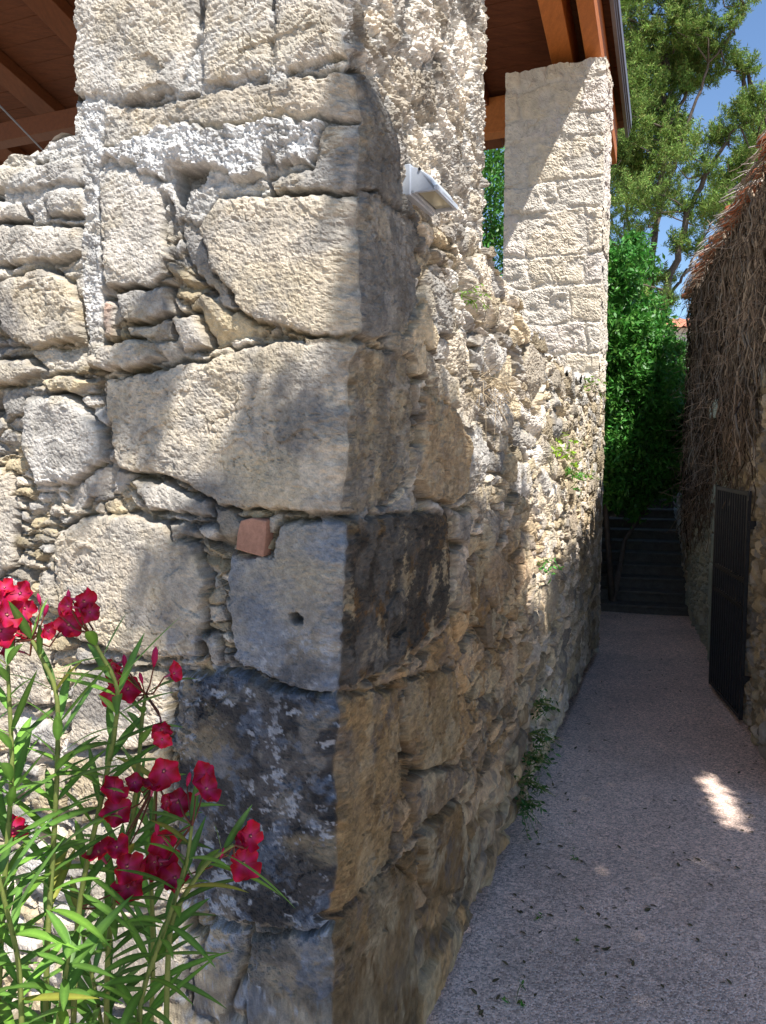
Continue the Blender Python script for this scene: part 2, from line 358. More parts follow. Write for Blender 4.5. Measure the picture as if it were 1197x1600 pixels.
# --- front face height / colour
def front_fn(u, z):
    left = sst(.93, 1.02, u+.01*perlin(u*10, z*10, 77))*sst(3.45, 3.3, z)
    hr, cr, pr = rubble(u, z, 101, .20, .115, .03, .14, (BEIGE, GREY, PALE, OCH*.9), MORTD*1.25)
    h = hr*.75-.008; c = cr
    low = sst(3.25, 2.9, z)
    # lumpy pale mortar of the upper part
    ml = fbm(u*26, z*26, 120, 4, .6)
    hm = .004+.007*ml; cm = MORT*(1+.16*ml)[..., None]
    k = (1-low)
    h = h*(1-k)+hm*k; c = blend(c, 0, k*0)*(1-k[..., None])+cm*k[..., None]
    h, c = stones(u, z, h, c, FRONT, px_front, 200)
    ms_ = sst(-.12, .22, fbm(u*2.6+5, z*3.2, 330, 4, .6))*sst(3.05, 3.25, z); fill = .014+.006*ml
    h = h+np.maximum(fill-h, 0)*ms_*.9; c = blend(c, MORT*1.02, ms_*.55*sst(-.5, .4, ml+.4))
    # mortar smeared over the joint
    band = sdpoly(u+.02*perlin(u*13, z*13, 5)+.012*perlin(u*37, z*37, 6), z+.02*perlin(u*13, z*13, 7)+.012*perlin(u*37, z*37, 8),
                  [px_front(*p) for p in [(165,238),(235,212),(290,196),(345,205),(395,195),(440,188),(503,192),(500,215),(492,262),(465,248),(440,262),(420,248),(410,275),(375,282),(340,268),(325,262),(270,262),(265,285),(235,280),(215,262),(180,250),(165,255)]])
    m = sst(-.003, .010, band); lump = voro(u*62, z*62, 9)
    h = h*(1-m)+(.030+.009*ml+.005*sst(0, .4, lump[1]))*m-.010*np.exp(-((band+.006)/.007)**2)
    c = blend(c, np.array([.66, .655, .64]), m*.92)
    # mortar column at left of the pillar
    for P in ([(135,150),(165,165),(163,235),(160,300),(135,300)], [(135,300),(160,300),(163,450),(165,560),(140,560),(130,400)]):
        b2 = sdpoly(u+.015*perlin(u*15, z*15, 15), z+.015*perlin(u*15, z*15, 16), [px_front(*p) for p in P]); m2 = sst(-.005, .008, b2)
        h = h*(1-m2)+(.010+.008*ml+.003*sst(0, .4, lump[1]))*m2; c = blend(c, np.array([.64, .63, .61]), m2*.8)
    # cavity under the mortar, putlog hole, terracotta shard seat
    for P, dp in (([(272,262),(325,262),(322,290),(300,300),(290,330),(278,320)], .075), ([(457,957),(470,953),(481,963),(478,973),(464,973)], .05), ([(262,300),(276,325),(278,400),(266,420)], .02)):
        d = sdpoly(u+.004*perlin(u*50, z*50, 33), z+.004*perlin(u*50, z*50, 34), [px_front(*p) for p in P]); m2 = sst(-.002, .007, d)
        h = h-dp*m2; c = blend(c, c*.55, m2)  # also darkens the colour in the recesses, painting the shade inside them
    # patina: dark lichen streaks, in the quoin low on the corner and scattered
    q = fbm(u*3.2, z*2.3, 300, 5, .6)
    c = blend(c, DARK*1.6, .62*sst(.22, .75, q)*sst(3.45, 2.7, z))
    q2 = fbm(u*7, z*7, 310, 5, .6)
    c = blend(c, GREY*.6, .55*sst(.1, .6, q2)); c = blend(c, OCH*1.02, .35*sst(.15, .6, fbm(u*2.4+8, z*3.1, 311, 5, .6)))
    sp = fbm(u*19, z*23, 320, 4, .75); zone = sst(1.95, 1.75, z)*sst(.72, .5, u)
    c = blend(c, np.array([.42, .45, .5]), zone*.8*sst(.55, .72, sp+.75*perlin(u*4, z*4, 322)))
    c = blend(c, DARK*.8, zone*.6*sst(.0, .5, fbm(u*5, z*5, 321, 4))); c = blend(c, np.array([.15, .19, .26]), zone*.5*sst(.2, .6, fbm(u*8+4, z*8, 323, 5, .65)))
    sm = sst(-.2, .35, perlin(u*2.6+3, z*2.6, 401))
    tool = np.sin((u*.25+z+.004*perlin(u*30, z*30, 410))*2*math.pi/.019)*.0009*sst(.1, .5, perlin(u*3.1, z*3.1, 411)+.35*sst(3.2, 3.6, z))
    h = h+tool+pits(u, z, 400)*(.45+.6*sm)+.0022*fbm(u*95, z*95, 402, 2, .7)*(1-sm)
    c = c*(1+.16*fbm(u*42, z*55, 403, 3, .7))[..., None]
    h = .012+(h-.012)*(1-.45*np.exp(-(u/.04)**2))
    return h, c
tl0, zl0 = px_side(629, 262); tl1 = tl0+.25; zl1 = px_side(630, 302)[1]
def side_fn(t, z, far=0.):
    pil = sst(3.2, 3.42, z+.04*perlin(t*8, z*8, 71))*sst(1.6, 1.5, t)
    hr, cr, pr = rubble(t, z, 501, .38, .15, .028, .07, (BEIGE*1.05, GREY*1.15, PALE*1.05, TAN*1.1), MORTD*1.35)
    hb, cb, pb = rubble(t, z, 551, .70, .30, .032, .045, (BEIGE, TAN, GREY*.9), MORTD)
    pick = sst(.05, .12, perlin(t*1.5, z*1.9, 570)); h = hr*(1-pick)+hb*pick; c = cr*(1-pick[..., None])+cb*pick[..., None]
    # plastered / mortared pillar
    hp, cp, _ = rubble(t, z, 601, .30, .2, .012, .25, (PALE, BEIGE), MORT)
    ml = fbm(t*34, z*40, 620, 4, .7)
    h = h*(1-pil)+(hp*.8+.008*ml)*pil; c = c*(1-pil[..., None])+(cp*(1+.1*ml)[..., None])*pil[..., None]
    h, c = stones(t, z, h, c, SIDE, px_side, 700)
    # lower courses warmer, browner, shade put into the colour; old patina near the corner
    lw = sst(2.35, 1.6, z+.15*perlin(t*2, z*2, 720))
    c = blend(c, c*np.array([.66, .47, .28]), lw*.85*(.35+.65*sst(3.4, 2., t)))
    q = fbm(t*3.0, z*2.6, 730, 5, .6)
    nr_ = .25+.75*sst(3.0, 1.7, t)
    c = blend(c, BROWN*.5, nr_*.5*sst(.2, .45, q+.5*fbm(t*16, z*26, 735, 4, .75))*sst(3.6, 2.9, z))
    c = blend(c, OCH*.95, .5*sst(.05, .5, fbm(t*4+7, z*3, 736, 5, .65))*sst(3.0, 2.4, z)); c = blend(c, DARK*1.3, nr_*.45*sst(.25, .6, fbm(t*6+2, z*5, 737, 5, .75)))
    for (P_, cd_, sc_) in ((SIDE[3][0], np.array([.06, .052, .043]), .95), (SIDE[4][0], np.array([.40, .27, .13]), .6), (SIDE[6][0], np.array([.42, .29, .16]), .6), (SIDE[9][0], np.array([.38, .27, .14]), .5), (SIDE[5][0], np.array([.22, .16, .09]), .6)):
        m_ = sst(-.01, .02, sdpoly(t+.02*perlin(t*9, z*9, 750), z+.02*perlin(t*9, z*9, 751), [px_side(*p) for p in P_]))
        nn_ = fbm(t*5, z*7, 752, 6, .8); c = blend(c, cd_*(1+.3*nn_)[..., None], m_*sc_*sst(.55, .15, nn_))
    cz = sst(.62, .28, t+.1*perlin(t*5, z*5, 731))*sst(1.2, 1.6, z)*sst(3.75, 3.5, z)  # dark band at the corner: patina plus tree shadow put into the colour
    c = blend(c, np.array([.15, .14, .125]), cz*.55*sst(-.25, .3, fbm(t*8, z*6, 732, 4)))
    h = h*(1-.45*sst(3.5, 6., t))-.012*sst(4, 6, t)
    h = h+pits(t*.6, z, 800)*(1.1+.3*pil)+.0022*fbm(t*45, z*80, 803, 2, .7)
    c = c*(1+.20*fbm(t*20, z*50, 804, 3, .7))[..., None]
    h = .012+(h-.012)*(1-.45*np.exp(-(t/.04)**2))
    lm_ = sst(.10, .02, np.maximum(np.abs(t-tl0-.13)-.13, 0))*sst(.09, .03, np.abs(z-(zl0+zl1)/2)); h = h*(1-lm_)+np.minimum(h, .012)*lm_
    return h, c

def grid(n, m): 
    i = np.arange(n*m).reshape(n, m); return np.stack([i[:-1, :-1], i[1:, :-1], i[1:, 1:], i[:-1, 1:]], -1)
us = np.concatenate([np.arange(0, 1.75, .0045), np.arange(1.76, 3.6, .05)])
T3 = 6.95; _t = [0.]
while _t[-1] < T3: _t.append(_t[-1]+.0050+.0022*_t[-1])
ts = np.array(_t)
Zf, Uf = np.meshgrid(zs, us); hf, cf = front_fn(Uf, Zf)
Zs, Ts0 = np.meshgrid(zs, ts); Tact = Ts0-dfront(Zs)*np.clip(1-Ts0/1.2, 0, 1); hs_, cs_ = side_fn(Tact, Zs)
SPLIT = 3.43
# erosion of the arris
er = .016+.018*np.clip(fbm(zs*6, zs*0+.3, 900, 5, .65), -.5, 1)+.009*np.clip(perlin(zs*24, zs*0, 905), 0, 1)
bul = .040*sst(2.62, 2.70, zs)*sst(3.50, 3.36, zs)+.012*sst(2.05, 2.15, zs)*sst(2.70, 2.62, zs)
hs_ = hs_+bul[None, :]*np.exp(-(Ts0/.32)**2)
ca = (cf[0]+cs_[0])/2
for cc_, dd_ in ((cf, Uf), (cs_, Ts0)):
    k_ = np.exp(-(dd_/.004)**2)[..., None]; cc_[:] = cc_*(1-k_)+ca[None]*k_
hf -= (np.exp(-(Uf/.022)))*er[None, :]; hs_ -= (np.exp(-(Ts0/.022)))*er[None, :]
def low(v, n=9):
    k = np.hanning(n); k /= k.sum(); return np.convolve(np.pad(v, n//2, mode='edge'), k, mode='valid')
lf_ = low(hf[0]); lsd = low(hs_[0])
wf = np.exp(-(Uf/.012)**2); wsd = np.exp(-(Ts0/.012)**2)
hf = hf*(1-wf)+lf_[None, :]*wf; hs_ = hs_*(1-wsd)+lsd[None, :]*wsd
for H_, D_, sd_ in ((hf, Uf, 1), (hs_, Ts0*.7, 2)):
    e_ = (1-np.exp(-(D_/.005)**2))*np.exp(-(D_/.07)**2)
    H_ += e_*(.0045*fbm(D_*60, Zf[0][None, :]*60+D_*0, 930+sd_, 4, .7)-.010*np.clip(perlin(D_*22+3, Zf[0][None, :]*26+D_*0, 940+sd_)-.12, 0, 1))
for c_, D_ in ((cf, Uf), (cs_, Ts0*.6)): c_ *= (1+.22*fbm(D_*45, Zf[0][None, :]*50+D_*0, 950, 4, .7)*np.exp(-(D_/.06)**2))[..., None]
PF = C0+NF*(dfront(Zf)+hf)[..., None]+LF*Uf[..., None]+NS*((hs_[0][None, :])*np.exp(-(Uf/.05)**2))[..., None]; PF[..., 2] = Zf
PS = C0+T*Tact[..., None]+NS*hs_[..., None]+NF*((hf[0][None, :])*np.exp(-(Ts0/.05)**2))[..., None]; PS[..., 2] = Zs
def clamp_top(Pg, top): Pg[..., 2] = np.minimum(Pg[..., 2], top)
ws = empty('stone_wall', C0, 'rough limestone rubble wall rising from the path, with large weathered corner blocks and a terracotta shard', 'wall')
def emit(name, Pg, Cg, mask, material, parent, loc=None):
    Fq = grid(*Pg.shape[:2])[mask]; used = np.unique(Fq); mp = np.full(Pg.shape[0]*Pg.shape[1], -1); mp[used] = np.arange(len(used))
    return obj(name, Pg.reshape(-1, 3)[used], mp[Fq], material, parent, col=Cg.reshape(-1, 3)[used], loc=loc, smooth=False)
UP = .985                                            # pillar width
TP = 1.50; T2 = 6.3; T3 = 6.95
zc = (Zf[:-1, :-1]+Zf[1:, 1:])/2; uc = (Uf[:-1, :-1]+Uf[1:, 1:])/2
jag = .01*perlin(zs*14, zs*0, 910)+.006*perlin(zs*50, zs*0, 911)
topf = np.where(Uf > UP, WALLTOP_F(Uf), 99)
PW = PF.copy(); clamp_top(PW, topf)
emit('front_face', PW, cf, (zc <= SPLIT) & (PW[1:, 1:, 2] > PW[1:, :-1, 2]+1e-5), M['stone'], ws)
base1 = C0+np.array([0, 0, SPLIT])
p1 = empty('stone_pillar', base1, 'large near pillar of pale limestone and mortar above the wall corner, with the lamp on its alley side', 'pillar', 'stone pillars under the timber roof')
p2 = empty('stone_pillar', C0+T*T2+np.array([0, 0, 3.0]), 'far pillar of pale limestone under the end of the wooden roof, crossed by a slanting shadow', 'pillar', 'stone pillars under the timber roof')
PP = PF.copy(); sel = np.argmin(abs(us-UP)); PP[:sel+1] += (LF*(jag[None, :, None]))*np.clip((Uf[:sel+1]-.85)/.13, 0, 1)[..., None]
emit('front_face', PP, cf, (zc > SPLIT) & (uc <= UP), M['stone'], p1)
zc2 = (Zs[:-1, :-1]+Zs[1:, 1:])/2; tc2 = (Ts0[:-1, :-1]+Ts0[1:, 1:])/2
def walltop_s(t): return np.interp(t, [1.4, 1.6, 1.95, 2.6, 3.2, 4.0, 4.8, 5.8, 6.5, 9], [3.38, 3.32, 3.26, 3.13, 3.04, 3.0, 3.0, 3.06, 3.1, 3.1])+.025*np.sin(t*9)+.02*np.sin(t*23+1)+.012*np.sin(t*61)
PSw = PS.copy(); clamp_top(PSw, np.where(Ts0 > TP, np.where(Ts0 > T2-.3, 3.05, walltop_s(Ts0)), 99))
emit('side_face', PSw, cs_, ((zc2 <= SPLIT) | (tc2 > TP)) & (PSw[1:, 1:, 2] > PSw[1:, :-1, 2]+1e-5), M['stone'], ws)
selt = np.argmin(abs(ts-TP)); PSp = PS.copy(); PSp[:selt+1] += T*(jag[None, :, None]*1.5)*np.clip((Ts0[:selt+1]-1.3)/.2, 0, 1)[..., None]
emit('side_face', PSp, cs_, (zc2 > SPLIT) & (tc2 <= TP), M['stone'], p1)
# hidden sides of the near pillar and thickness of the wall
def patch(name, O, ex, ez, n, wdt, hgt, step, s, parent, pal=(PALE, BEIGE), sx=.32, sy=.2, mort=MORT, depth=.012, material=None, fn=None, pit=1.2, shape=None, u0=0, z0=0):
    a = np.arange(0, wdt+step/2, step); b = np.arange(0, hgt+step/2, step); B, Aa = np.meshgrid(b, a)
    h, c, _ = rubble(Aa+u0, B+z0, s, sx, sy, depth, .16, pal, mort); h = h+pits(Aa+u0, B+z0, s+80)*pit
    if fn: h, c = fn(Aa, B, h, c)
    e = np.minimum(np.minimum(Aa, wdt-Aa), .05)/.05
    h = h-(1-e)**2*.012
    P = np.array(O)+Aa[..., None]*np.array(ex)+B[..., None]*np.array(ez)+h[..., None]*np.array(n)
    if shape: P = shape(P, Aa, B)
    return obj(name, P.reshape(-1, 3), grid(*P.shape[:2]).reshape(-1, 4), material or M['stone_far'], parent, col=c.reshape(-1, 3), smooth=False)
Z = np.array([0, 0, 1.])
patch('hidden_face', C0+LF*UP+Z*SPLIT, T, Z, LF, TP, 5.4, .03, 31, p1)
patch('hidden_face', C0+T*TP+Z*3.2, LF, Z, T, UP, 5.6, .03, 32, p1)
# inner / top faces of the low wall
def topstrip(path, topz, inward, thick, name):
    V = []; n = len(path); K = 14
    for i, p in enumerate(path):
        for k in range(K):
            q = p+inward*(thick*k/(K-1)); zz = topz[i]+(.03*math.sin(k*2.1+i*.7)+.05*(random.random()-.5))*(k > 0)
            V.append((q[0], q[1], zz))
        V.append((q[0], q[1], 0))
    W = K+1; Fc = [(i*W+k, (i+1)*W+k, (i+1)*W+k+1, i*W+k+1) for i in range(n-1) for k in range(W-1)]
    cc = np.array([GREY*(.8+.4*random.random()) for _ in V])
    return obj(name, V, Fc, M['stone_far'], ws, col=cc)
uu = np.arange(UP-.02, 3.62, .03); topstrip([C0+LF*u+NF*float(dfront(3.4)) for u in uu], WALLTOP_F(uu), T, .55, 'coping')
tt = np.arange(TP-.02, T3+.05, .04); topstrip([C0+T*t for t in tt], walltop_s(tt), LF, .55, 'coping')
# far pillar
def p2shape(P, Aa, B):
    P = P+T*(.0)*B[..., None]; return P
def p2fn(a, b, h, c):
    h = h*.9; c = c; 
    q = fbm(a*3, b*3, 55, 4); return h, blend(c, OCH*1.1, .35*sst(.1, .6, q))
H2 = 3.36
blocks = []
o2 = C0+T*T2+Z*2.98
random.seed(5)
def courses(a, b, h, c, w_):
    """squared blocks in irregular courses for the pillar face"""
    ys = [0, .42, .74, 1.15, 1.45, 1.9, 2.2, 2.62, 2.86, 3.2, 3.5, 3.9]; r = random.Random(3)
    wa = a+.04*perlin(a*5, b*5, 61)+.010*perlin(a*30, b*30, 62); wb = b+.05*perlin(a*3, b*5, 63)+.010*perlin(a*30, b*30, 64)
    H = np.full(a.shape, -.008); Cc = np.ones(a.shape+(3,))*PALE*.93
    for i in range(len(ys)-1):
        x = -.1-r.random()*.4
        while x < w_+.1:
            ww = .22+.6*r.random(); d = np.minimum(np.minimum(wa-x, x+ww-wa), np.minimum(wb-ys[i], ys[i+1]-wb)); m = sst(.004, .03, d)
            m = m*sst(-.35, .25, fbm(a*3.1+i, b*3.1, 65, 4)+.25)*.95; H = np.maximum(H, m*(.010+.020*r.random())); col = [PALE, PALE*.97, BEIGE*1.16, PALE*.94, np.array([.64, .56, .44]), np.array([.66, .59, .52])][r.randrange(6)]*(.94+.12*r.random())
            Cc = blend(Cc, col, m); x += ww
    return H, Cc
def p2front(a, b, h, c):
    H, Cc = courses(a, b, h, c, 1.12); return H+pits(a, b, 77)*1.5, Cc*(1+.12*fbm(a*12, b*12, 78, 3))[..., None]
patch('front_face', o2, LF, Z, NF, 1.03, H2, .011, 41, p2, fn=p2front, shape=lambda P, a, b: np.where((b > H2-.02)[..., None], P+Z*(.03*perlin(a*5, a*0, 4)+.012*perlin(a*21, a*0, 5)+.02)[..., None], P))
def p2side(a, b, h, c):
    H, Cc = courses(a+3, b, h, c, 9); return H+pits(a, b, 87)*1.5-.01, Cc*.97
patch('side_face', o2+Z*.0, T, Z, NS, T3-T2, H2, .013, 42, p2, fn=p2side)
patch('hidden_face', o2+LF*1.03, T, Z, LF, T3-T2, H2, .04, 43, p2)
patch('hidden_face', o2+T*(T3-T2), LF, Z, T, 1.03, H2, .04, 44, p2)
patch('top_face', o2+Z*(H2-.01), T, LF, Z, T3-T2, 1.03, .04, 45, p2)
# terracotta shard set in the wall face
mb = MB(); P = [(385,812),(402,808),(425,812),(424,835),(420,868),(396,862),(378,856),(380,832)]
fr = []; bk = []
for p in P:
    u, z = px_front(*p); q = C0+NF*(float(dfront(z))+.034)+LF*u; q[2] = z; fr.append(q); bk.append(q-NF*.05)
n_ = len(P); mb.add(fr+bk, [tuple(range(n_)), tuple(range(2*n_-1, n_-1, -1))]+[(i, (i+1) % n_, n_+(i+1) % n_, n_+i)[::-1] for i in range(n_)])
sh = mb.build('tile_shard', mat('shard', (.36, .19, .13), nscale=14, namp=.25, bump=.5, bscale=60), ws, bevel=.004); sh['label'] = 'reddish terracotta tile shard set in the wall near the corner'

patch('end_face', C0+T*(T3-.005), LF, Z, T, .6, 3.1, .04, 46, ws)
# ---------------------------------------------------------------- ground, path, steps
gl = 1500
def plane(name, P, z, m, kind='structure'):
    V = [(x, y, z) for x, y in P]; o = obj(name, V, [tuple(range(len(P)))], m, smooth=False, loc=(0, 0, 0)); o['kind'] = kind; return o
plane('ground', [(-gl, -gl), (gl, -gl), (gl, gl), (-gl, gl)], -.004, M['earth'])
gx = np.arange(-3, 7.01, .05); gy = np.arange(-3, 12.01, .05); GX, GY = np.meshgrid(gx, gy, indexing='ij')
GZ = .008*perlin(GX*.9, GY*.9, 3)+.003*perlin(GX*4, GY*4, 4)+.03
po = obj('path', np.stack([GX, GY, GZ], -1).reshape(-1, 3), grid(*GX.shape).reshape(-1, 4), M['gravel'], loc=(0, 0, 0)); po['kind'] = 'structure'
B2 = R(15.8); T5 = np.array([math.sin(B2), math.cos(B2), 0]); L5 = np.array([math.cos(B2), -math.sin(B2), 0])
S0 = np.array([3.0, 11.02, 0])
mb = MB()
NST = 13
for k in range(NST):
    o = S0+T5*(.30*k)-L5*.25; top = .150*(k+1)
    mb.box(o+Z*(top-.04), L5*1.75, T5*.36, Z*.04); mb.box(o+T5*.025, L5*1.75, T5*.3, Z*(top-.04))
st = mb.build('steps', M['step'], loc=S0, bevel=.008); st['kind'] = 'structure'
# side walls of the steps
def simple_wall(name, O, d, n, length, hgt, thick, s, label, parent=None, pal=(BEIGE*.8, GREY*.8, TAN*.7), step=.035):
    r = empty(name, O, label, 'wall')
    patch('face', O, d, Z, n, length, hgt, step, s, r, pal=pal, sx=.3, sy=.16, mort=MORTD*.8, depth=.04)
    m = MB(); m.box(O-n*.03, d*length, -n*thick, Z*(hgt-.005)); m.build('core', M['step'], r); return r

simple_wall('stair_wall', S0+L5*.02+T5*.05, T5, L5, 6.0, 1.9, .4, 62, 'low stone wall under the shrub on the left side of the steps')
K0 = C0+T*T3+LF*.55; K1 = S0-L5*.12
simple_wall('link_wall', K0, (K1-K0)/np.linalg.norm(K1-K0), L5, float(np.linalg.norm(K1-K0)), 2.2, .4, 64, 'stone wall between the far pillar and the foot of the steps')
simple_wall('terrace_wall', S0+T5*6.2-L5*2.5, L5, -T5, 7, 3.6, .4, 63, 'dark stone terrace wall at the head of the steps')

# ---------------------------------------------------------------- timber roof
SL = -.27; Tr = T+Z*SL; nrm = np.cross(Tr, LF); nrm /= np.linalg.norm(nrm); nrm = nrm if nrm[2] > 0 else -nrm
ZR = 6.34                                           # plate level at the far pillar
def rp(t, l, dz=0): return C0+T*t+NS*l+Z*(ZR+(t-T2)*SL+dz)   # l positive towards the alley
rt = empty('timber_roof', rp(T2, 0), 'dark stained wooden roof of beams and boards resting on the stone pillars', 'roof')
TE = 8.35; TB = -.9
yaw = NS*.03
def beam(t0, t1, l, wd, ht, dz, name='purlin', m=None):
    b = MB(); o = rp(t0, l, dz); b.box(o, Tr*(t1-t0)+yaw*(t1-t0)*.0, LF*wd, Z*ht); return b.build(name, m or M['wood'], rt, bevel=.008)
beam(TB, 8.2, -.06, .16, .48, .10)
beam(TB, 8.2, -.36, .22, .40, .16)
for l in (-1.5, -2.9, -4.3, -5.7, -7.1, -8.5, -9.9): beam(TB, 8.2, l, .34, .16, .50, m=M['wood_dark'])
bd = MB(); k = 0; t = TB
while t < TE:
    bd.box(rp(t, .02, .67+.004*(k % 2)), Tr*.142, LF*10.6, Z*.025); t += .148; k += 1
bd.build('roof_boards', M['board'], rt)
b = MB(); b.box(rp(TB, .06, .53), Tr*(TE-TB+.05), LF*.04, Z*.24); b.box(rp(TB, .09, .63), Tr*(TE-TB+.05), LF*.03, Z*.14); b.box(rp(TB, .075, .575), Tr*(TE-TB+.05), LF*.015, Z*.02); b.build('verge_board', M['gutter'], rt)
def cross(t, l0, l1, zz, ht, wd=.22, m=None):
    b = MB(); o = C0+T*t+NS*l0+Z*zz; b.box(o, LF*(l0-l1), T*wd, Z*ht); b.build('cross_beam', m or M['wood'], rt, bevel=.01)
cross(7.4, -.75, -10, 6.22, .42)
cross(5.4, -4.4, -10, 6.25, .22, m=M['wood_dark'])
tl = MB()
t = TB
# tile cover above the boards
V = []; 
tt_ = np.arange(TB-.1, TE+.05, .2); ll = np.arange(-.07, 10.7, .04)
LL, TTg = np.meshgrid(ll, tt_, indexing='ij'); hh = .78+.04*np.abs(np.sin(LL*math.pi/.2))
PT = C0+T*TTg[..., None]-NS*LL[..., None]; PT[..., 2] = ZR+(TTg-T2)*SL+hh
obj('tile_cover', PT.reshape(-1, 3), grid(*LL.shape).reshape(-1, 4), M['terra'], rt)
bw = MB(); a0 = at(-10, 155, 5.0); a1 = at(72, 240, 6.3); bw.tube([a0, a1], .006, 6); cb = bw.build('cable', M['gutter'], rt)

# ---------------------------------------------------------------- wall lamp
u0 = .335
def ls(t, z, o): return C0+T*t+NS*o+Z*z
lampr = empty('wall_lamp', ls(tl0, zl1, .03), 'grey metal wall lamp with a curved hood fixed to the rough pillar', 'lamp')
prof = [(.03, zl0), (.06, zl0-.004), (.085, zl0-.022), (.112, zl0-.05), (.125, zl0-.078), (.125, zl1+.012), (.03, zl1-.006)]
mb = MB(); n_ = len(prof); VA = [ls(tl0, z, o) for o, z in prof]; VB = [ls(tl1, z, o) for o, z in prof]
NT = 14; rows = []
for k in range(NT+1):
    f = k/NT; e = 1-.10*(2*f-1)**4; rows.append([ls(tl0+(tl1-tl0)*f, z-(0 if o < .05 else (1-e)*.05), .03+(o-.03)*e) for o, z in prof])
Vv = [v for r in rows for v in r]; Fc = [(i*n_+k, i*n_+k+1, (i+1)*n_+k+1, (i+1)*n_+k) for i in range(NT) for k in range(n_-2)]
Fc += [tuple(range(n_))[::-1], tuple(NT*n_+k for k in range(n_)), ]
# underside rim: a frame around the glass
mb.add(Vv, Fc); mb.box(ls(tl0, zl1-.006, .03), T*(tl1-tl0), NS*.012, Z*.01); mb.box(ls(tl0+.004, zl1-.004, .112), T*(tl1-tl0-.008), NS*.012, Z*.018)
mb.box(ls(tl0+.001, zl1-.004, .042), T*.014, NS*.07, Z*.012); mb.box(ls(tl1-.015, zl1-.004, .042), T*.014, NS*.07, Z*.012)
mb.build('hood', M['lamp'], lampr, smooth=False, bevel=.002)
mb = MB(); mb.box(ls(tl0+.016, zl1+.006, .043), T*(tl1-tl0-.032), NS*.068, Z*.006); mb.build('glass', M['glass'], lampr)
mb = MB(); mb.box(ls(tl0-.006, zl1-.012, .0), T*(tl1-tl0+.012), NS*.03, Z*(zl0-zl1+.02)); mb.build('back_plate', M['lamp'], lampr, bevel=.003)
mb = MB(); mb.tube([ls(tl0+.002, zl1+.07, .062), ls(tl0-.004, zl1+.07, .062)], .005, 8); mb.build('screw', M['dark'], lampr)

# ---------------------------------------------------------------- right building with vines
D = R(15.8); Tb = np.array([math.sin(D), math.cos(D), 0]); Nb = np.array([-math.cos(D), math.sin(D), 0])    # Nb faces the alley
Q0 = np.array([3.60, 8.07, 0])-Tb*3.25               # near end of the wall, beside the frame's edge
LB = 6.3; HB = 4.55
rb = empty('stone_building', Q0, 'old stone house right of the alley with a red tiled eave', 'building')
def gab(P, a, b):
    P[..., 2] = np.minimum(P[..., 2], HB-.12+a*math.tan(R(21))); return P
def rbfn(a, b, h, c):
    c = blend(c, np.array([.30, .36, .31]), .55*sst(2.75, 3.0, a)*sst(3.4, 3.0, b)); return h, c
patch('wall', Q0, Tb, Z, Nb, LB, HB, .016, 71, rb, pal=(OCH*.8, BEIGE*.8, TAN*.9, GREY*.7), sx=.26, sy=.15, mort=MORTD, depth=.04, fn=rbfn)
patch('end_wall', Q0, -Nb, Z, -Tb, 4.5, HB+1.2, .05, 72, rb, shape=gab, pal=(OCH*.9, BEIGE*.85, TAN), sx=.3, sy=.16, mort=MORTD, depth=.03)
patch('end_wall', Q0+Tb*LB, -Nb, Z, Tb, 4.5, HB+1.2, .05, 73, rb, shape=gab, pal=(OCH*.9, BEIGE*.85, TAN), sx=.3, sy=.16, mort=MORTD, depth=.03)
# pale jamb stones of the old doorway behind the gate
mb = MB(); r = random.Random(4); z = 0
while z < 2.35:
    hgt = .28+.22*r.random(); mb.box(Q0+Tb*3.42+Nb*.005+Z*(z+.006), Tb*(.22+.06*r.random()), Nb*(.05+.03*r.random()), Z*(hgt-.012)); z += hgt
mb.box(Q0+Tb*3.25+Nb*.004+Z*z, Tb*.62, Nb*.11, Z*.2)
mb.build('door_jamb', mat('jamb_stone', (.34, .40, .34), nscale=8, namp=.25, bump=.8, bscale=30, bdist=.01), rb, bevel=.018)
# roof: barrel tiles stepping up from the eave
def tiles():
    V = []; Fc = []; tilt = math.tan(R(21)); x = -.25; i = 0; rr = random.Random(8)
    while x < LB+.2:
        for row in range(9):
            L_ = .42; y0 = -.16+row*.36+rr.uniform(-.03, .03)*(row == 0)*2; drop = rr.uniform(-.012, .012)
            if row == 0 and rr.random() < .22: continue
            for cov in (0, 1):
                cx = x+(.105 if cov else 0)+rr.uniform(-.008, .008); sg = 1 if cov else -1; b = len(V); rad = .078
                for e, yy in enumerate((y0-(.03 if cov else 0), y0+L_)):
                    for th_ in (0, 1):
                        for k in range(7):
                            a = math.pi*k/6; rd = rad*(1-.12*e)-(.014 if th_ else 0)
                            p = Q0+Tb*(cx+rd*math.cos(a))-Nb*yy+Z*(HB+.02+yy*tilt+sg*rd*math.sin(a)*.8+(.05 if cov else .055)+drop+.012*(1-e))
                            V.append(p)
                for k in range(6):
                    Fc += [(b+k, b+k+1, b+14+k+1, b+14+k), (b+7+k+1, b+7+k, b+21+k, b+21+k+1), (b+k+1, b+k, b+7+k, b+7+k+1)]
        x += .21; i += 1
    return V, Fc
V, Fc = tiles(); rf = obj('roof', V, Fc, M['terra'], rb)
mb = MB(); mb.box(Q0-Tb*.1+Nb*.05+Z*(HB-.06), Tb*(LB+.2), -Nb*3.4-Nb*0+Z*3.4*math.tan(R(21)), Z*.06); mb.build('roof_deck', mat('deck', (.1, .07, .05)), rb)
simple_wall('stair_wall', Q0+Tb*(LB+.05), T5, -L5, 4.5, 3.0, .4, 61, 'dark stone wall along the right side of the steps')
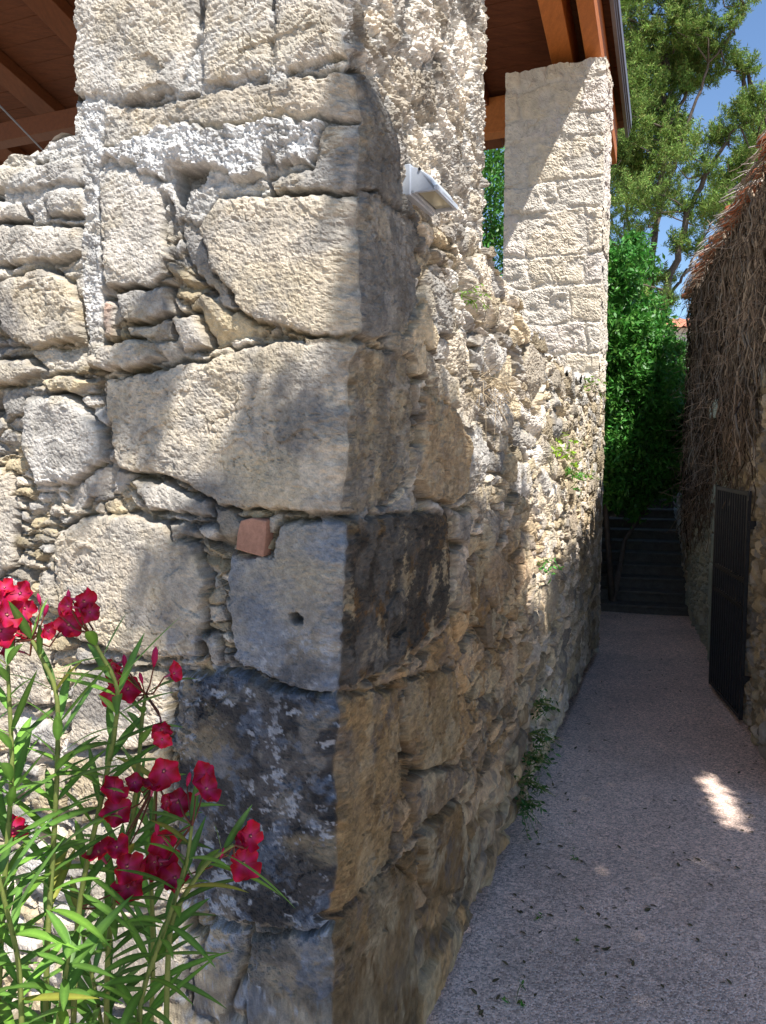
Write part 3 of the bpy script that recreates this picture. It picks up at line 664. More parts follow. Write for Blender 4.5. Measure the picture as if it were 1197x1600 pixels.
# iron gate folded back against the wall
g0 = np.array([3.07, 6.38, 0]); gd = np.array([.175, 1.04, 0]); gd /= np.linalg.norm(gd); GW = 1.06
gt = empty('iron_gate', g0, 'tall black barred iron gate swung open against the right wall', 'gate')
mb = MB(); gz0, gz1 = .08, 2.04
for x in (0, GW-.05): mb.box(g0+gd*x+Z*gz0, gd*.04, Nb*.03, Z*(gz1-gz0))
for z in (gz0, 1.02, 1.25, gz1-.045): mb.box(g0+gd*.05+Nb*.005+Z*z, gd*(GW-.1), Nb*.02, Z*.035)
mb.build('frame', M['dark'], gt, bevel=.003)
for k in range(13):
    mb = MB(); mb.box(g0+gd*(.09+k*.073)+Nb*.012+Z*(gz0+.045), gd*.016, Nb*.016, Z*(.895)); mb.box(g0+gd*(.09+k*.073)+Nb*.012+Z*1.295, gd*.016, Nb*.016, Z*(gz1-.045-1.295)); mb.box(g0+gd*(.09+k*.073)+Nb*.012+Z*1.066, gd*.016, Nb*.016, Z*.183)
    mb.build('bar', M['dark'], gt)
for z in (.4, 1.72):
    mb = MB(); mb.box(g0-gd*.03-Nb*.10+Z*z, gd*.03, Nb*.12, Z*.07); mb.build('hinge', M['dark'], gt, bevel=.004)

# dead vines hanging over the wall
def vines():
    mb = MB(); r = np.random.default_rng(21)
    for i in range(560):
        x0 = r.uniform(.75, LB+.1); big = r.random() < .08
        bot = np.interp(x0, [.5, 1.3, 1.6, 3.0, 3.6, 6.1, 7.6], [3.6, 3.0, 2.2, 2.1, 1.7, 1.2, 1.2])+r.normal(0, .25)+r.exponential(.25)
        bot = min(bot, HB-.7)
        top = HB+r.uniform(-.15, .03) if r.random() < .7 else r.uniform(bot+.5, HB)
        bot = max(min(bot, top-.3), .4)
        n = int(8+(top-bot)*7); z = np.linspace(top, bot, n); s = np.linspace(0, 1, n)
        ph = r.uniform(0, 6.28, 6); am = r.uniform(.015, .07); out = r.uniform(.03, .11)
        x = x0+am*np.sin(z*r.uniform(4, 9)+ph[0])+.5*am*np.sin(z*r.uniform(12, 26)+ph[1])+(s*r.normal(0, .12))
        o = out+.03*np.sin(z*r.uniform(5, 12)+ph[2])+.015*np.sin(z*r.uniform(15, 30)+ph[3])+.10*r.random()*s**3*(r.random() < .2)
        o = np.maximum(o, .03)
        P = Q0+Tb*x[:, None]+Nb*o[:, None]; P[:, 2] = z
        rad = (r.uniform(.010, .020) if big else r.uniform(.003, .0105))*(1-.4*s)
        near_ = float(np.interp(x0, [1.6, 3.4], [1, .35])); c = np.array([.38, .29, .21])*r.uniform(.2, 1.35)*near_  # near stems paler, far ones darker: bounce light put into the colour
        if r.random() < .15: c = np.array([.30, .26, .22])*r.uniform(.7, 1.1)
        mb.tube(P, rad, 4, tuple(c))
    for i in range(900):                               # short twigs and tendrils
        x0 = r.uniform(.6, LB+.15); lo = np.interp(x0, [.5, 1.3, 1.6, 3.0, 3.6, 6.1], [3.6, 3.0, 2.2, 2.1, 1.7, 1.2]); z0 = r.uniform(lo, HB-.02); n = 7
        d = r.normal(0, 1, 3); d[2] -= .7; d /= np.linalg.norm(d); ln = r.uniform(.12, .42)
        s = np.linspace(0, 1, n)[:, None]; c0 = Q0+Tb*x0+Nb*r.uniform(.05, .13)+Z*z0
        P = c0+d*s*ln+np.array([r.normal(0, .05) for _ in range(3)])*np.sin(s*r.uniform(3, 8))-Z*.1*s**2
        lat = (P-Q0)@Nb; P = P+Nb*np.maximum(0, .03-lat)[:, None]
        mb.tube(P, r.uniform(.0015, .004), 3, tuple(np.array([.30, .22, .16])*r.uniform(.5, 1.4)))
    for i in range(60):                                 # pale roots spilling over the eave tiles
        x0 = r.uniform(.4, LB-.3); n = 12; s = np.linspace(0, 1, n); 
        P = Q0+Tb*(x0+.5*s*r.normal(0, .7)+.04*np.sin(s*9))[:, None]+Nb*(-.3+.62*s+.04*np.sin(s*11+x0))[:, None]; P[:, 2] = HB+.20-.28*s**2+.04*np.sin(s*7+i)
        mb.tube(P, r.uniform(.004, .012)*(1-.5*s), 5, (.42, .37, .33))
    for i in range(260):                                # tangle lying over the eave
        x0 = r.uniform(.2, LB); n = 9; s = np.linspace(0, 1, n)
        P = Q0+Tb*(x0+s*r.normal(0, .35)+.05*np.sin(s*8+i))[:, None]+Nb*(-.25+.5*s+.05*np.sin(s*6+x0*3))[:, None]; P[:, 2] = HB+.10+r.uniform(0, .16)-.30*s**2+.05*np.sin(s*5+i)
        mb.tube(P, r.uniform(.002, .006)*(1-.5*s), 4, tuple(np.array([.22, .16, .11])*r.uniform(.6, 1.6)))
    return mb
v_ = vines(); vo = v_.build('dead_vine', M['vine'], loc=Q0+Nb*.1, smooth=True)
setp(vo, 'mass of dead brown climbing vines hanging from the eave of the right house', 'vine')

# ---------------------------------------------------------------- foliage helpers
def leafcloud(C, N, size, aspect, droop=.0, seed=1, up=.5, fold=.0, spin=None):
    """N leaf quads (diamond) at positions C (Nx3) with random orientation"""
    r = np.random.default_rng(seed); n = len(C)
    a = r.normal(0, 1, (n, 3)); a[:, 2] -= droop; a /= np.linalg.norm(a, axis=1)[:, None]
    b = r.normal(0, 1, (n, 3)); b[:, 2] += 0; nrm_ = np.cross(a, b); nrm_ /= np.linalg.norm(nrm_, axis=1)[:, None]
    flip = nrm_[:, 2] < 0; nrm_[flip] *= -1; nrm_[:, 2] += up; b = np.cross(nrm_, a); b /= np.linalg.norm(b, axis=1)[:, None]
    L_ = (size*r.uniform(.6, 1.3, n))[:, None]; W_ = L_*aspect*.5
    p0 = C; p1 = C+a*L_*.45+b*W_; p2 = C+a*L_; p3 = C+a*L_*.45-b*W_
    return np.stack([p0, p1, p2, p3], 1).reshape(-1, 3), np.arange(4*n).reshape(n, 4)
def colr(n, base, var, seed, k=4, alt=None, p=0.):
    r = np.random.default_rng(seed); c = np.array(base)*(1+var*r.uniform(-1, 1, (n, 1)))*(1+.12*r.uniform(-1, 1, (n, 3)))
    if alt is not None: m = r.random(n) < p; c[m] = np.array(alt)*(1+.2*r.uniform(-1, 1, (m.sum(), 1)))
    return np.repeat(np.clip(c, 0, 1), k, 0)
def ball(n, r): q = r.normal(0, 1, (n, 3)); q /= np.linalg.norm(q, axis=1)[:, None]; return q*(r.random((n, 1))**(1/2.2))

# ---------------------------------------------------------------- the evergreen tree beyond
def inpoly(P, x, y): return sdpoly(np.array([float(x)]), np.array([float(y)]), P)[0] > 0
CYP = [(940,-260),(1240,-260),(1215,-90),(1168,0),(1172,30),(1145,62),(1120,70),(1150,90),(1172,112),(1150,115),(1125,100),(1112,140),(1078,160),(1098,195),(1130,180),(1150,158),(1172,150),(1230,160),(1230,300),(1150,380),(1085,400),(1070,460),(1040,500),(985,500),(940,480)]
HOLES = [[(1075,155),(1125,150),(1150,165),(1120,200),(1095,195)], [(1020,385),(1055,330),(1075,345),(1060,400),(1030,420)], [(1105,235),(1125,230),(1115,262)], [(1000,20),(1015,15),(1010,40)], [(1100,20),(1115,10),(1118,35)], [(985,430),(1005,420),(1000,460)], [(1085,280),(1100,290),(1090,320)], [(1060,405),(1085,400),(1062,480),(1040,470)]]
def tree_cyp():
    DT = 19.; root = at(1000, 700, DT); root[2] = 0
    tr = empty('evergreen_tree', root, 'tall ragged evergreen tree with leaning limbs against the blue sky', 'tree')
    r = np.random.default_rng(3); clumps = []; rr = random.Random(17)
    limbs = [[(1000,700,19),(1008,480,19),(1030,330,19),(1045,200,19.2),(1040,60,19.3),(1060,-150,19.5)],
             [(1020,640,19),(1035,480,18.6),(1075,330,18.3),(1115,250,18),(1150,200,17.8),(1200,170,17.7)],
             [(1008,480,19),(985,380,19.5),(975,250,19.8),(985,100,20),(980,-100,20)],
             [(1030,330,19),(1060,230,18.6),(1100,120,18.4),(1135,60,18.2),(1165,10,18)],
             [(1045,200,19.2),(1080,130,19),(1130,110,18.8),(1168,110,18.8)],
             [(1040,480,18.8),(1062,440,18.6),(1090,390,18.4),(1130,300,18.2)],
             [(1008,440,19),(965,360,19.3),(940,300,19.6)], [(1040,100,19.3),(1080,30,19),(1120,-60,18.8)]]
    mb = MB(); LP = []
    for i, lb in enumerate(limbs):
        P = np.array([at(x, y, d) for x, y, d in lb]); m = (len(P)-1)*6+1; q = np.linspace(0, len(P)-1, m); PP_ = np.stack([np.interp(q, range(len(P)), P[:, k]) for k in range(3)], 1)
        PP_[1:-1] += r.normal(0, .035, (m-2, 3)); LP.append(PP_)
        mb.tube(PP_, np.linspace(.11 if i < 2 else .05, .010, m), 7)
    # secondary twigs to the clumps
    tries = 0
    while len(clumps) < 330 and tries < 9000:
        tries += 1; x = rr.uniform(935, 1235); y = rr.uniform(-255, 505)
        pa, pb = np.array([x]), np.array([y])
        if sdpoly(pa, pb, CYP)[0] < (28 if x > 1040 else 0) or any(sdpoly(pa, pb, h_)[0] > -20 for h_ in HOLES): continue
        if y > 350 and rr.random() < .45: continue
        d = 19.2+rr.uniform(-1.6, 2.0); c = at(x, y, d)
        if sum(np.linalg.norm(c-q) < .24 for q in clumps) > 0: continue
        clumps.append(c)
    tips_ = [(1160,12,18),(1140,45,18.2),(1120,72,18.3),(1150,108,18.8),(1166,112,18.8),(1115,122,18.8),(1085,135,19),(1148,185,17.9),(1175,165,17.8),(1195,160,17.7),(1120,222,18),(1105,268,18),(1130,215,17.9),(1170,190,17.8),(1075,330,18.3),(1060,385,18.4),(1045,440,18.7),(1040,480,18.8),(1015,470,19),(1000,440,19.2),(1085,395,18.4),(1110,330,18.2),(1130,90,18.5),(1100,55,18.6)]
    nb = len(clumps); clumps += [at(*q) for q in tips_]
    C = []; G = []
    for ci, c in enumerate(clumps):
        rad = r.uniform(.26, .48) if ci < nb else r.uniform(.12, .26)
        AL = np.concatenate(LP); j = np.argmin(np.linalg.norm(AL-c, axis=1)); mid = (AL[j]+c)/2+r.normal(0, .1, 3)-Z*.08
        if np.linalg.norm(AL[j]-c) < 2.6: mb.tube([AL[j], mid, c], [.028, .018, .008], 4)
        # sprays: feathery tufts radiating up and out from the clump centre
        ns = 24; dirs = ball(ns, r); dirs[:, 2] += .25
        for k in range(ns):
            b0 = c+dirs[k]*rad*np.array([1.1, 1.1, .75]); n = 62; s = r.random((n, 1)); dd = dirs[k]/(np.linalg.norm(dirs[k])+1e-6)+np.array([0, 0, .35])
            C.append(b0+dd*s*.24+r.normal(0, .035, (n, 3))*(1.1-s*.6)); G.append(np.full(n, r.uniform(.7, 1.25)))
    C = np.concatenate(C); G = np.concatenate(G); V, Fq = leafcloud(C, len(C), .095, .2, seed=5, up=.1, droop=-.6)
    cc = colr(len(C), (.19, .29, .065), .3, 6, alt=(.25, .26, .08), p=.14)*np.repeat(G, 4)[:, None]
    mb.build('trunk', M['bark'], tr, smooth=True); obj('crown', V, Fq, M['cyp'], tr, col=cc, smooth=False)
tree_cyp()

def shrub(name, label, cat, blobs, nleaf, size, base, seed, asp=.38, trunk=True, alt=None, group=None):
    """blobs: (x px, y px, distance, radius px)"""
    r = np.random.default_rng(seed); cs = []; tot = sum(b[3]**2 for b in blobs)
    g = at(blobs[-1][0], blobs[-1][1], blobs[-1][2]); g[2] = 0; root = empty(name, g, label, cat, group); mb = MB()
    for x, y, d, rp_ in blobs:
        c = at(x, y, d); rad = rp_*d/F; n = int(nleaf*rp_**2/tot); nc = max(6, int(n/80)); cl = ball(nc, r)
        cl /= (np.linalg.norm(cl, axis=1)[:, None]+1e-6); cl *= r.uniform(.45, 1.0, (nc, 1)); cl = c+cl*rad
        for q in cl:
            m = int(n/nc); cs.append(q+r.normal(0, 1, (m, 3))*rad*.17+0)
        if r.random() > (5. if nleaf < 30000 else .9)/len(blobs): continue
        top = c-np.array([0, 0, rad*.2]); mid = (g+top)/2+r.normal(0, .1, 3); mb.tube([g+r.normal(0, .12, 3)*[1, 1, 0], mid, top], [.05, .035, .015], 6)
    C = np.concatenate(cs); V, Fq = leafcloud(C, len(C), size, asp, seed=seed+1, up=.7, droop=.3)
    obj('foliage', V, Fq, M['green'], root, col=colr(len(C), base, .3, seed+2, alt=alt, p=.15), smooth=False); mb.build('trunk', M['bark'], root, smooth=True)
shrub('laurel_shrub', 'bright green glossy laurel shrub beside the far pillar, half in shadow above the steps', 'shrub',
      [(960,430,11.2,50),(988,405,11.6,36),(965,520,11.2,55),(1005,560,11.6,50),(1005,500,11.9,40),(968,610,11.2,55),(1035,600,12.0,42),(1050,550,12.4,32),(1010,640,11.5,55),(960,690,11.2,50),(1050,660,12.1,48),(1010,715,11.6,46),(955,755,11.3,36),(1068,600,12.6,30),(1000,765,12.0,26),(1025,700,12.0,50),(980,775,11.8,36),(1035,745,12.0,40),(945,740,11.3,45),(960,570,11.2,50)], 70000, .095, (.07, .235, .035), 41, alt=(.13, .30, .05))
shrub('bay_tree', 'dense green leafy tree seen through the opening between the two pillars', 'tree',
      [(765,250,14,55),(760,330,13.6,60),(800,390,13.8,60),(750,440,13.6,60),(700,330,14,60),(830,300,14.5,60),(780,210,14.6,50),(770,560,14,80)], 20000, .10, (.07, .21, .03), 51, alt=(.10, .25, .04))
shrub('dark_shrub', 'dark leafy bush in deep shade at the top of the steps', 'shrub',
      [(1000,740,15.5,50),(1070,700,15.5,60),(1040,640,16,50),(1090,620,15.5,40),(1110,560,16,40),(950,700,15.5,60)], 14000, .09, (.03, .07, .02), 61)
# unseen shade tree, added; its crown is carved to the wanted shadow outlines
SHF = [(600,90),(556,110),(562,180),(585,300),(575,380),(590,470),(560,545),(500,590),(460,640),(425,700),(352,775),(345,840),(262,850),(235,900),(230,960),(262,1000),(300,1015),(300,1060),(270,1120),(285,1250),(330,1380),(335,1900),(700,1900),(700,800),(640,760),(640,330)]
SHB = [[(172,640),(225,600),(270,590),(262,650),(225,700),(190,700)], [(225,470),(262,440),(268,470),(240,500)], [(100,880),(130,850),(135,900)]]
SHS = [(560,90),(578,150),(590,240),(600,330),(632,420),(655,560),(650,640),(700,700),(745,790),(735,860),(770,840),(790,650),(812,720),(800,900),(835,1010),(872,905),(905,880),(940,830),(965,900),(965,2200),(400,2200),(400,800),(530,100)]
PATCH = [(1090,1216),(1118,1226),(1138,1255),(1163,1303),(1128,1288),(1112,1262)]
def projpx(P):
    Y = P[..., 1]; Zc = P[..., 2]-CAMZ; f = Y*math.cos(PITCH)-Zc*math.sin(PITCH); up = Y*math.sin(PITCH)+Zc*math.cos(PITCH)
    return 598.5+F*P[..., 0]/f, 800-F*up/f, f
def shade_tree():
    r = np.random.default_rng(77)
    root = np.array([3.4, -2.6, 0.]); tr = empty('shade_tree', root, 'unseen leafy tree added behind the camera, crown carved to cast the shade', 'tree')
    N = 420000; h = r.uniform(6.9, 8.8, N); a = r.uniform(-2.6, 2.9, N); b = r.uniform(-.4, 7.4, N)
    # candidates: a box of crown over the path, in lateral (NS) / along (T) coordinates at their height
    Ld = Lsun/-Lsun[2]
    tgt = C0+NS*(a)[:, None]+T*(b-1.2)[:, None]; tgt[:, 2] = 0
    P = tgt-Ld*h[:, None]
    # first surface the sun ray through each leaf would meet
    o = P; k1 = -((o-C0)@NS)/(Ld@NS); H1 = o+Ld*k1[:, None]; ok1 = ((H1-C0)@T > 0) & (k1 > 0) & (H1[:, 2] > 0) & (H1[:, 2] < 4.6)
    den = (Ld@NF)-BAT; k2 = (BAT*3.7-BAT*o[:, 2]-(o-C0)@NF)/den; H2_ = o+Ld*k2[:, None]; ok2 = ((H2_-C0)@LF > 0) & ((H2_-C0)@LF < 3) & (k2 > 0) & (H2_[:, 2] > 0)
    k3 = o[:, 2]; H3 = o+Ld*k3[:, None]
    keep = np.zeros(N, bool); x3, y3, f3 = projpx(H3); x1, y1, f1 = projpx(H1); x2, y2, f2 = projpx(H2_)
    wob = lambda x, y, s: (28*perlin(x/60, y/60, s)+14*perlin(x/22, y/22, s+1))
    s2 = sdpoly(x2+wob(x2, y2, 1), y2+wob(x2, y2, 3), SHF); 
    for q in SHB: s2 = np.maximum(s2, sdpoly(x2+wob(x2, y2, 1)*.4, y2, q))
    s1 = sdpoly(x1+wob(x1, y1, 5)*.7, y1+wob(x1, y1, 7), SHS)
    s3 = -sdpoly(x3, y3, PATCH)-12
    k4 = (1.33-o[:, 1])/Ld[1]; H4 = o+Ld*k4[:, None]; x4, y4, f4 = projpx(H4)
    hit4 = (k4 > 0) & (H4[:, 2] > .1) & (x4 < 175+22*perlin(y4/40, y4*0, 90)) & (x4 > -500)
    keep = np.where(ok2, s2 > 0, np.where(ok1, s1 > 0, (s3 > 0) & (y3 > 0)))
    keep &= ~(hit4 & (H4[:, 2] < 2.6))
    xp, yp, fp = projpx(P); keep &= ~((fp > 0) & (yp > -60)); keep &= ~((k1 > 0) & (H1[:, 2] > 4.6) & ((H1-C0)@T > -.3))
    P = P[keep]; sel = r.permutation(len(P))[:80000]; print('CROWN', len(P)); P = P[sel]
    V, Fq = leafcloud(P, len(P), .12, .55, seed=78, up=1.2)
    # leaves must not overhang the kept region much: short leaves
    obj('crown', V, Fq, M['green'], tr, col=colr(len(P), (.05, .12, .03), .3, 79), smooth=False)
    mb = MB(); cc = P.mean(0)
    mb.tube([root, root+[-.1, .1, 2.5], root+[-.5, .3, 4.6], (root+cc)/2+[0, 0, 1.6]], [.2, .17, .14, .1], 9)
    fork = (root+cc)/2+[0, 0, 1.6]
    for i in range(14):
        q = P[r.integers(len(P))]; mb.tube([fork, (fork+q)/2+r.normal(0, .15, 3), q], [.06, .035, .01], 5)
    mb.build('trunk', M['bark'], tr, smooth=True)
shade_tree()
# far house with a red roof
fh = empty('far_house', at(1065, 560, 34)*[1, 1, 0], 'distant house whose red tiled roof shows between tree and vines', 'house')
c = at(1062, 505, 34); mb = MB(); mb.box([c[0]-4, c[1], 0], (12, 0, 0), (0, 7, 0), (0, 0, c[2]-.2)); mb.build('wall', M['wallfar'], fh)
V = []; nx = 90
for i in range(nx+1):
    for (y, z) in ((-.4, -.2), (3.5, .75)):
        V.append((c[0]-4.3+12.6*i/nx, c[1]+y, c[2]+z+.05*math.sin(i*math.pi*.66)))
V += [(c[0]-4.3, c[1]+7.4, c[2]-.2), (c[0]+8.3, c[1]+7.4, c[2]-.2)]
Fc = [(2*i, 2*i+2, 2*i+3, 2*i+1) for i in range(nx)]+[(1, 2*nx+1, 2*nx+3, 2*nx+2)]
obj('roof', V, Fc, mat('far_tiles', (.5, .2, .12), nscale=6, namp=.3), fh)

# ---------------------------------------------------------------- oleanders
def leafmesh(base, d, side_hint, L_, W_, curl, col, mb_):
    """arching lanceolate leaf with a folded midrib"""
    d = d/np.linalg.norm(d); s = np.cross(d, side_hint); s /= np.linalg.norm(s)+1e-9; nn = np.cross(s, d)
    n = 9; V = []; cs = []
    for i in range(n+1):
        q = i/n; wd = W_*(math.sin(math.pi*min(1, q*1.0)**.85)**.8)*(1-.25*q) if 0 < q < 1 else 0
        c = base+d*L_*q-nn*0-np.array([0, 0, 1])*curl*L_*q*q
        up_ = nn*.18*wd
        V += [c-s*wd+up_, c, c+s*wd+up_]
        cs += [col, np.array(col)*1.6+np.array([.02, .03, 0]), col]
    b = len(mb_.v); mb_.v += [tuple(v) for v in V]; mb_.c += [tuple(np.clip(x, 0, 1)) for x in cs]
    for i in range(n):
        for k in (0, 1): mb_.f.append((b+i*3+k, b+i*3+k+1, b+(i+1)*3+k+1, b+(i+1)*3+k))
def oleander(root, label, stems, flowers, seed, buds=()):
    r = np.random.default_rng(seed); t = empty('oleander', root, label, 'oleander', 'red oleanders in front of the wall'); lm = MB()
    tips = []
    for pts, nl in stems:
        P = np.array([at(*p) for p in pts]); g = P[0].copy(); g[2] = 0; g[:2] = .5*g[:2]+.5*np.array(root[:2]); P = np.vstack([g, (g+P[0])/2+r.normal(0, .02, 3), P])
        m = 40; q = np.linspace(0, len(P)-1, m); Q = np.stack([np.interp(q, range(len(P)), P[:, k]) for k in range(3)], 1)
        for _ in range(3): Q[1:-1] = (Q[:-2]+Q[1:-1]*2+Q[2:])/4
        sb = MB(); sb.tube(Q, np.linspace(.0075, .0032, m), 7); sb.build('stem', M['stem'], t, smooth=True)
        tips.append(Q[-1])
        # arc length positions for whorls
        dl = np.linalg.norm(np.diff(Q, axis=0), axis=1); al = np.concatenate([[0], np.cumsum(dl)]); tot = al[-1]; s = tot; ang = r.uniform(0, 6)
        while s > max(.3, tot-nl):
            c = np.array([np.interp(s, al, Q[:, k]) for k in range(3)]); j = min(np.searchsorted(al, s), m-2); ax = Q[j+1]-Q[j]; ax /= np.linalg.norm(ax)+1e-9
            a = np.cross(ax, [0.3, 1, .2]); a /= np.linalg.norm(a); b = np.cross(ax, a); near = (tot-s)/nl
            for k in range(3):
                if r.random() < .30: continue
                th = ang+k*2.094+r.normal(0, .2); rad = math.cos(th)*a+math.sin(th)*b
                opening = r.uniform(.55, 1.05)+.9*near*r.random(); d = ax*math.cos(opening)+rad*math.sin(opening)
                yl = r.random() < .03
                col = (.22, .22, .04) if yl else tuple(np.array([.085, .18, .034])*r.uniform(.7, 1.45)+np.array([.03, .05, 0])*(r.random() < .3))
                leafmesh(c, d, ax, r.uniform(.105, .185)*(1-.35*(near < .1)), r.uniform(.0075, .0112), r.uniform(.02, .38), col, lm)
            s -= r.uniform(.022, .040); ang += 1.05
    lv = lm.build('leaves', M['leaf'], t, smooth=True)
    allt = np.array(tips)
    for i, (x, y, d, sz, face) in enumerate(flowers):
        c = at(x, y, d); view = np.array([0, 0, CAMZ])-c; view /= np.linalg.norm(view)
        yw = {'f': 0, 'l': -1.1, 'r': 1.1, 'u': 0}.get(face, 0); n = view+np.array([yw, 0, .1 if face != 'u' else 1.4])+r.normal(0, .28, 3); n /= np.linalg.norm(n)
        a = np.cross(n, [0, 0, 1.]); a /= np.linalg.norm(a); b = np.cross(n, a); fm = MB(); R0 = sz*.52*d/F; ph = r.uniform(0, 6)
        hue = r.uniform(.55, 1.1); base = np.array([.42, .005, .020])*hue
        for k in range(5):
            th = ph+k*2*math.pi/5+r.normal(0, .10); tw = .3+r.normal(0, .25); R1 = R0; R0 = R1*r.uniform(.80, 1.10); cz_ = r.uniform(-.25, .75)
            rowsN = 6; V = []; cs = []
            for i2 in range(rowsN+1):
                q = i2/rowsN; rad_ = R0*(.12+.88*q); wd = R0*(.06+.50*math.sin(min(1, q**.8*.78)*math.pi)**1.0)
                for j2 in range(-2, 3):
                    e = j2/2; an = th+tw*q*.5; dir_ = math.cos(an)*a+math.sin(an)*b; per = -math.sin(an)*a+math.cos(an)*b
                    z_ = R0*(.30*q-.55*q*q*cz_+.16*e*q+.07*math.sin(q*7+e*3+k)*q+.12*e*e*q)
                    rr_ = rad_-R0*.34*e*e*q*q+R0*.03*math.sin(e*7+k*2)*q
                    V.append(c+dir_*rr_+per*wd*e+n*z_); cs.append(tuple(np.clip(base*(.85+.3*q)+(np.array([.5, .12, .30])*max(0, .4-q)+np.array([.08, .0, .05])*(j2 == 0)), 0, 1)))
            R0 = R1
            fm.add(V, [(i2*5+j2, i2*5+j2+1, (i2+1)*5+j2+1, (i2+1)*5+j2) for i2 in range(rowsN) for j2 in range(4)]); fm.c += cs
        # throat and tube
        tb = [c-n*R0*1.25, c-n*R0*.6, c-n*R0*.12]; b0 = len(fm.v); fm.tube(tb, [R0*.07, R0*.11, R0*.26], 8, (.55, .10, .22))
        fm.tube([c-n*R0*.05, c+n*R0*.12], [R0*.07, R0*.05], 6, (.7, .35, .25))
        fo = fm.build('flower', M['petal'], t, smooth=True)
        # stalk to the nearest tip
        e = c-n*R0*1.25; tip = allt[np.argmin(np.linalg.norm(allt-e, axis=1))]; sk = MB(); mid = (e+tip)/2+np.array([0, 0, -.012])+r.normal(0, .006, 3)
        sk.tube([tip, mid, e], [.0022, .0017, .0015], 5); sk.build('stalk', M['stem_red'], t, smooth=True)
    for (x, y, d, sz) in buds:
        e = at(x, y, d); h_ = sz*d/F; tip = allt[np.argmin(np.linalg.norm(allt-e, axis=1))]; fm = MB(); dr = np.array([r.normal(0, .25), r.normal(0, .2), 1]); dr /= np.linalg.norm(dr)
        fm.tube([e-dr*h_*.5, e-dr*h_*.1, e+dr*h_*.3, e+dr*h_*.5], [h_*.05, h_*.16, h_*.13, h_*.01], 7, (.55, .02, .12)); fm.build('bud', M['petal'], t, smooth=True)
        sk = MB(); b0 = e-dr*h_*.5; sk.tube([tip, (tip+b0)/2-Z*.008, b0], [.002, .0015, .0013], 5); sk.build('stalk', M['stem_red'], t, smooth=True)
zf = lambda x, y: (x/2.85, 880+y/2.85)
fA = [(20,110,34,'u'),(90,135,44,'f'),(30,230,52,'f'),(0,300,56,'f'),(15,180,40,'r'),(110,200,36,'r'),(120,300,38,'l'),(212,300,34,'r'),(305,275,52,'f'),(372,170,48,'r'),(400,218,34,'r'),(305,192,34,'l'),(60,1180,50,'r'),(45,380,40,'l')]
fB = [(512,500,40,'l'),(500,580,44,'f'),(570,560,46,'f'),(505,455,30,'l'),(775,490,36,'r'),(720,740,42,'f'),(722,785,34,'f'),
      (510,1010,50,'f'),(730,925,58,'f'),(600,978,34,'u'),(680,985,40,'u'),(790,1065,54,'f'),(745,1060,32,'l'),(915,945,44,'f'),(920,1005,48,'f'),(520,1110,58,'f'),
      (440,1285,52,'f'),(520,1265,40,'u'),(730,1250,52,'f'),(715,1340,60,'f'),(780,1400,52,'f'),(565,1350,58,'f'),(570,1440,60,'f'),(600,1390,44,'l'),(690,1330,40,'l'),(1115,1215,56,'r'),(1075,1240,34,'l'),(1085,1335,62,'f')]
rA = np.array([-.62, 1.2, 0]); rB = np.array([-.42, 1.32, 0])
r_ = random.Random(2)
FA = [(*zf(x, y), 1.30+r_.uniform(-.04, .04), s, f) for x, y, s, f in fA]; FB = [(*zf(x, y), 1.38+r_.uniform(-.05, .05), s, f) for x, y, s, f in fB]
oleander(rA, 'red oleander at the left edge of the photo with sunlit yellow-green leaves', [
    ([(70,1750,1.3),(72,1500,1.3),(88,1250,1.3),(92,1080,1.3),(50,1000,1.3)], .9),
    ([(110,1750,1.36),(120,1420,1.36),(165,1220,1.36),(190,1080,1.34),(140,990,1.32)], .55),
    ([(-10,1700,1.25),(5,1400,1.25),(20,1200,1.25),(12,1040,1.25)], .9),
    ([(40,1750,1.2),(30,1500,1.18),(-10,1340,1.15)], .5), ([(60,1800,1.28),(90,1600,1.22),(110,1480,1.2)], .35),
    ([(-60,1750,1.3),(-50,1400,1.3),(-30,1150,1.3)], .9)], FA, 11, buds=[(*zf(205,210),1.3,22),(*zf(110,240),1.3,22),(*zf(175,160),1.3,20),(*zf(268,200),1.3,24),(*zf(305,150),1.3,24)])
oleander(rB, 'red oleander nearer the wall corner with dark leaves and many open crimson flowers', [
    ([(165,1750,1.42),(167,1500,1.42),(178,1400,1.42),(212,1260,1.42),(222,1120,1.42),(228,1085,1.42)], .75),
    ([(215,1750,1.36),(217,1560,1.36),(262,1440,1.36),(292,1350,1.36),(300,1290,1.36)], .62),
    ([(230,1750,1.5),(240,1500,1.5),(235,1330,1.48),(245,1220,1.45)], .45),
    ([(262,1440,1.38),(320,1350,1.38),(365,1320,1.38)], .12),
    ([(190,1800,1.45),(150,1550,1.45),(120,1420,1.46)], .4)], FB, 12, buds=[(*zf(690,415),1.4,34),(*zf(555,440),1.4,26),(*zf(575,455),1.4,22),(*zf(628,510),1.4,20),(*zf(840,960),1.4,24),(*zf(700,1180),1.38,26),(*zf(990,1290),1.38,20)])

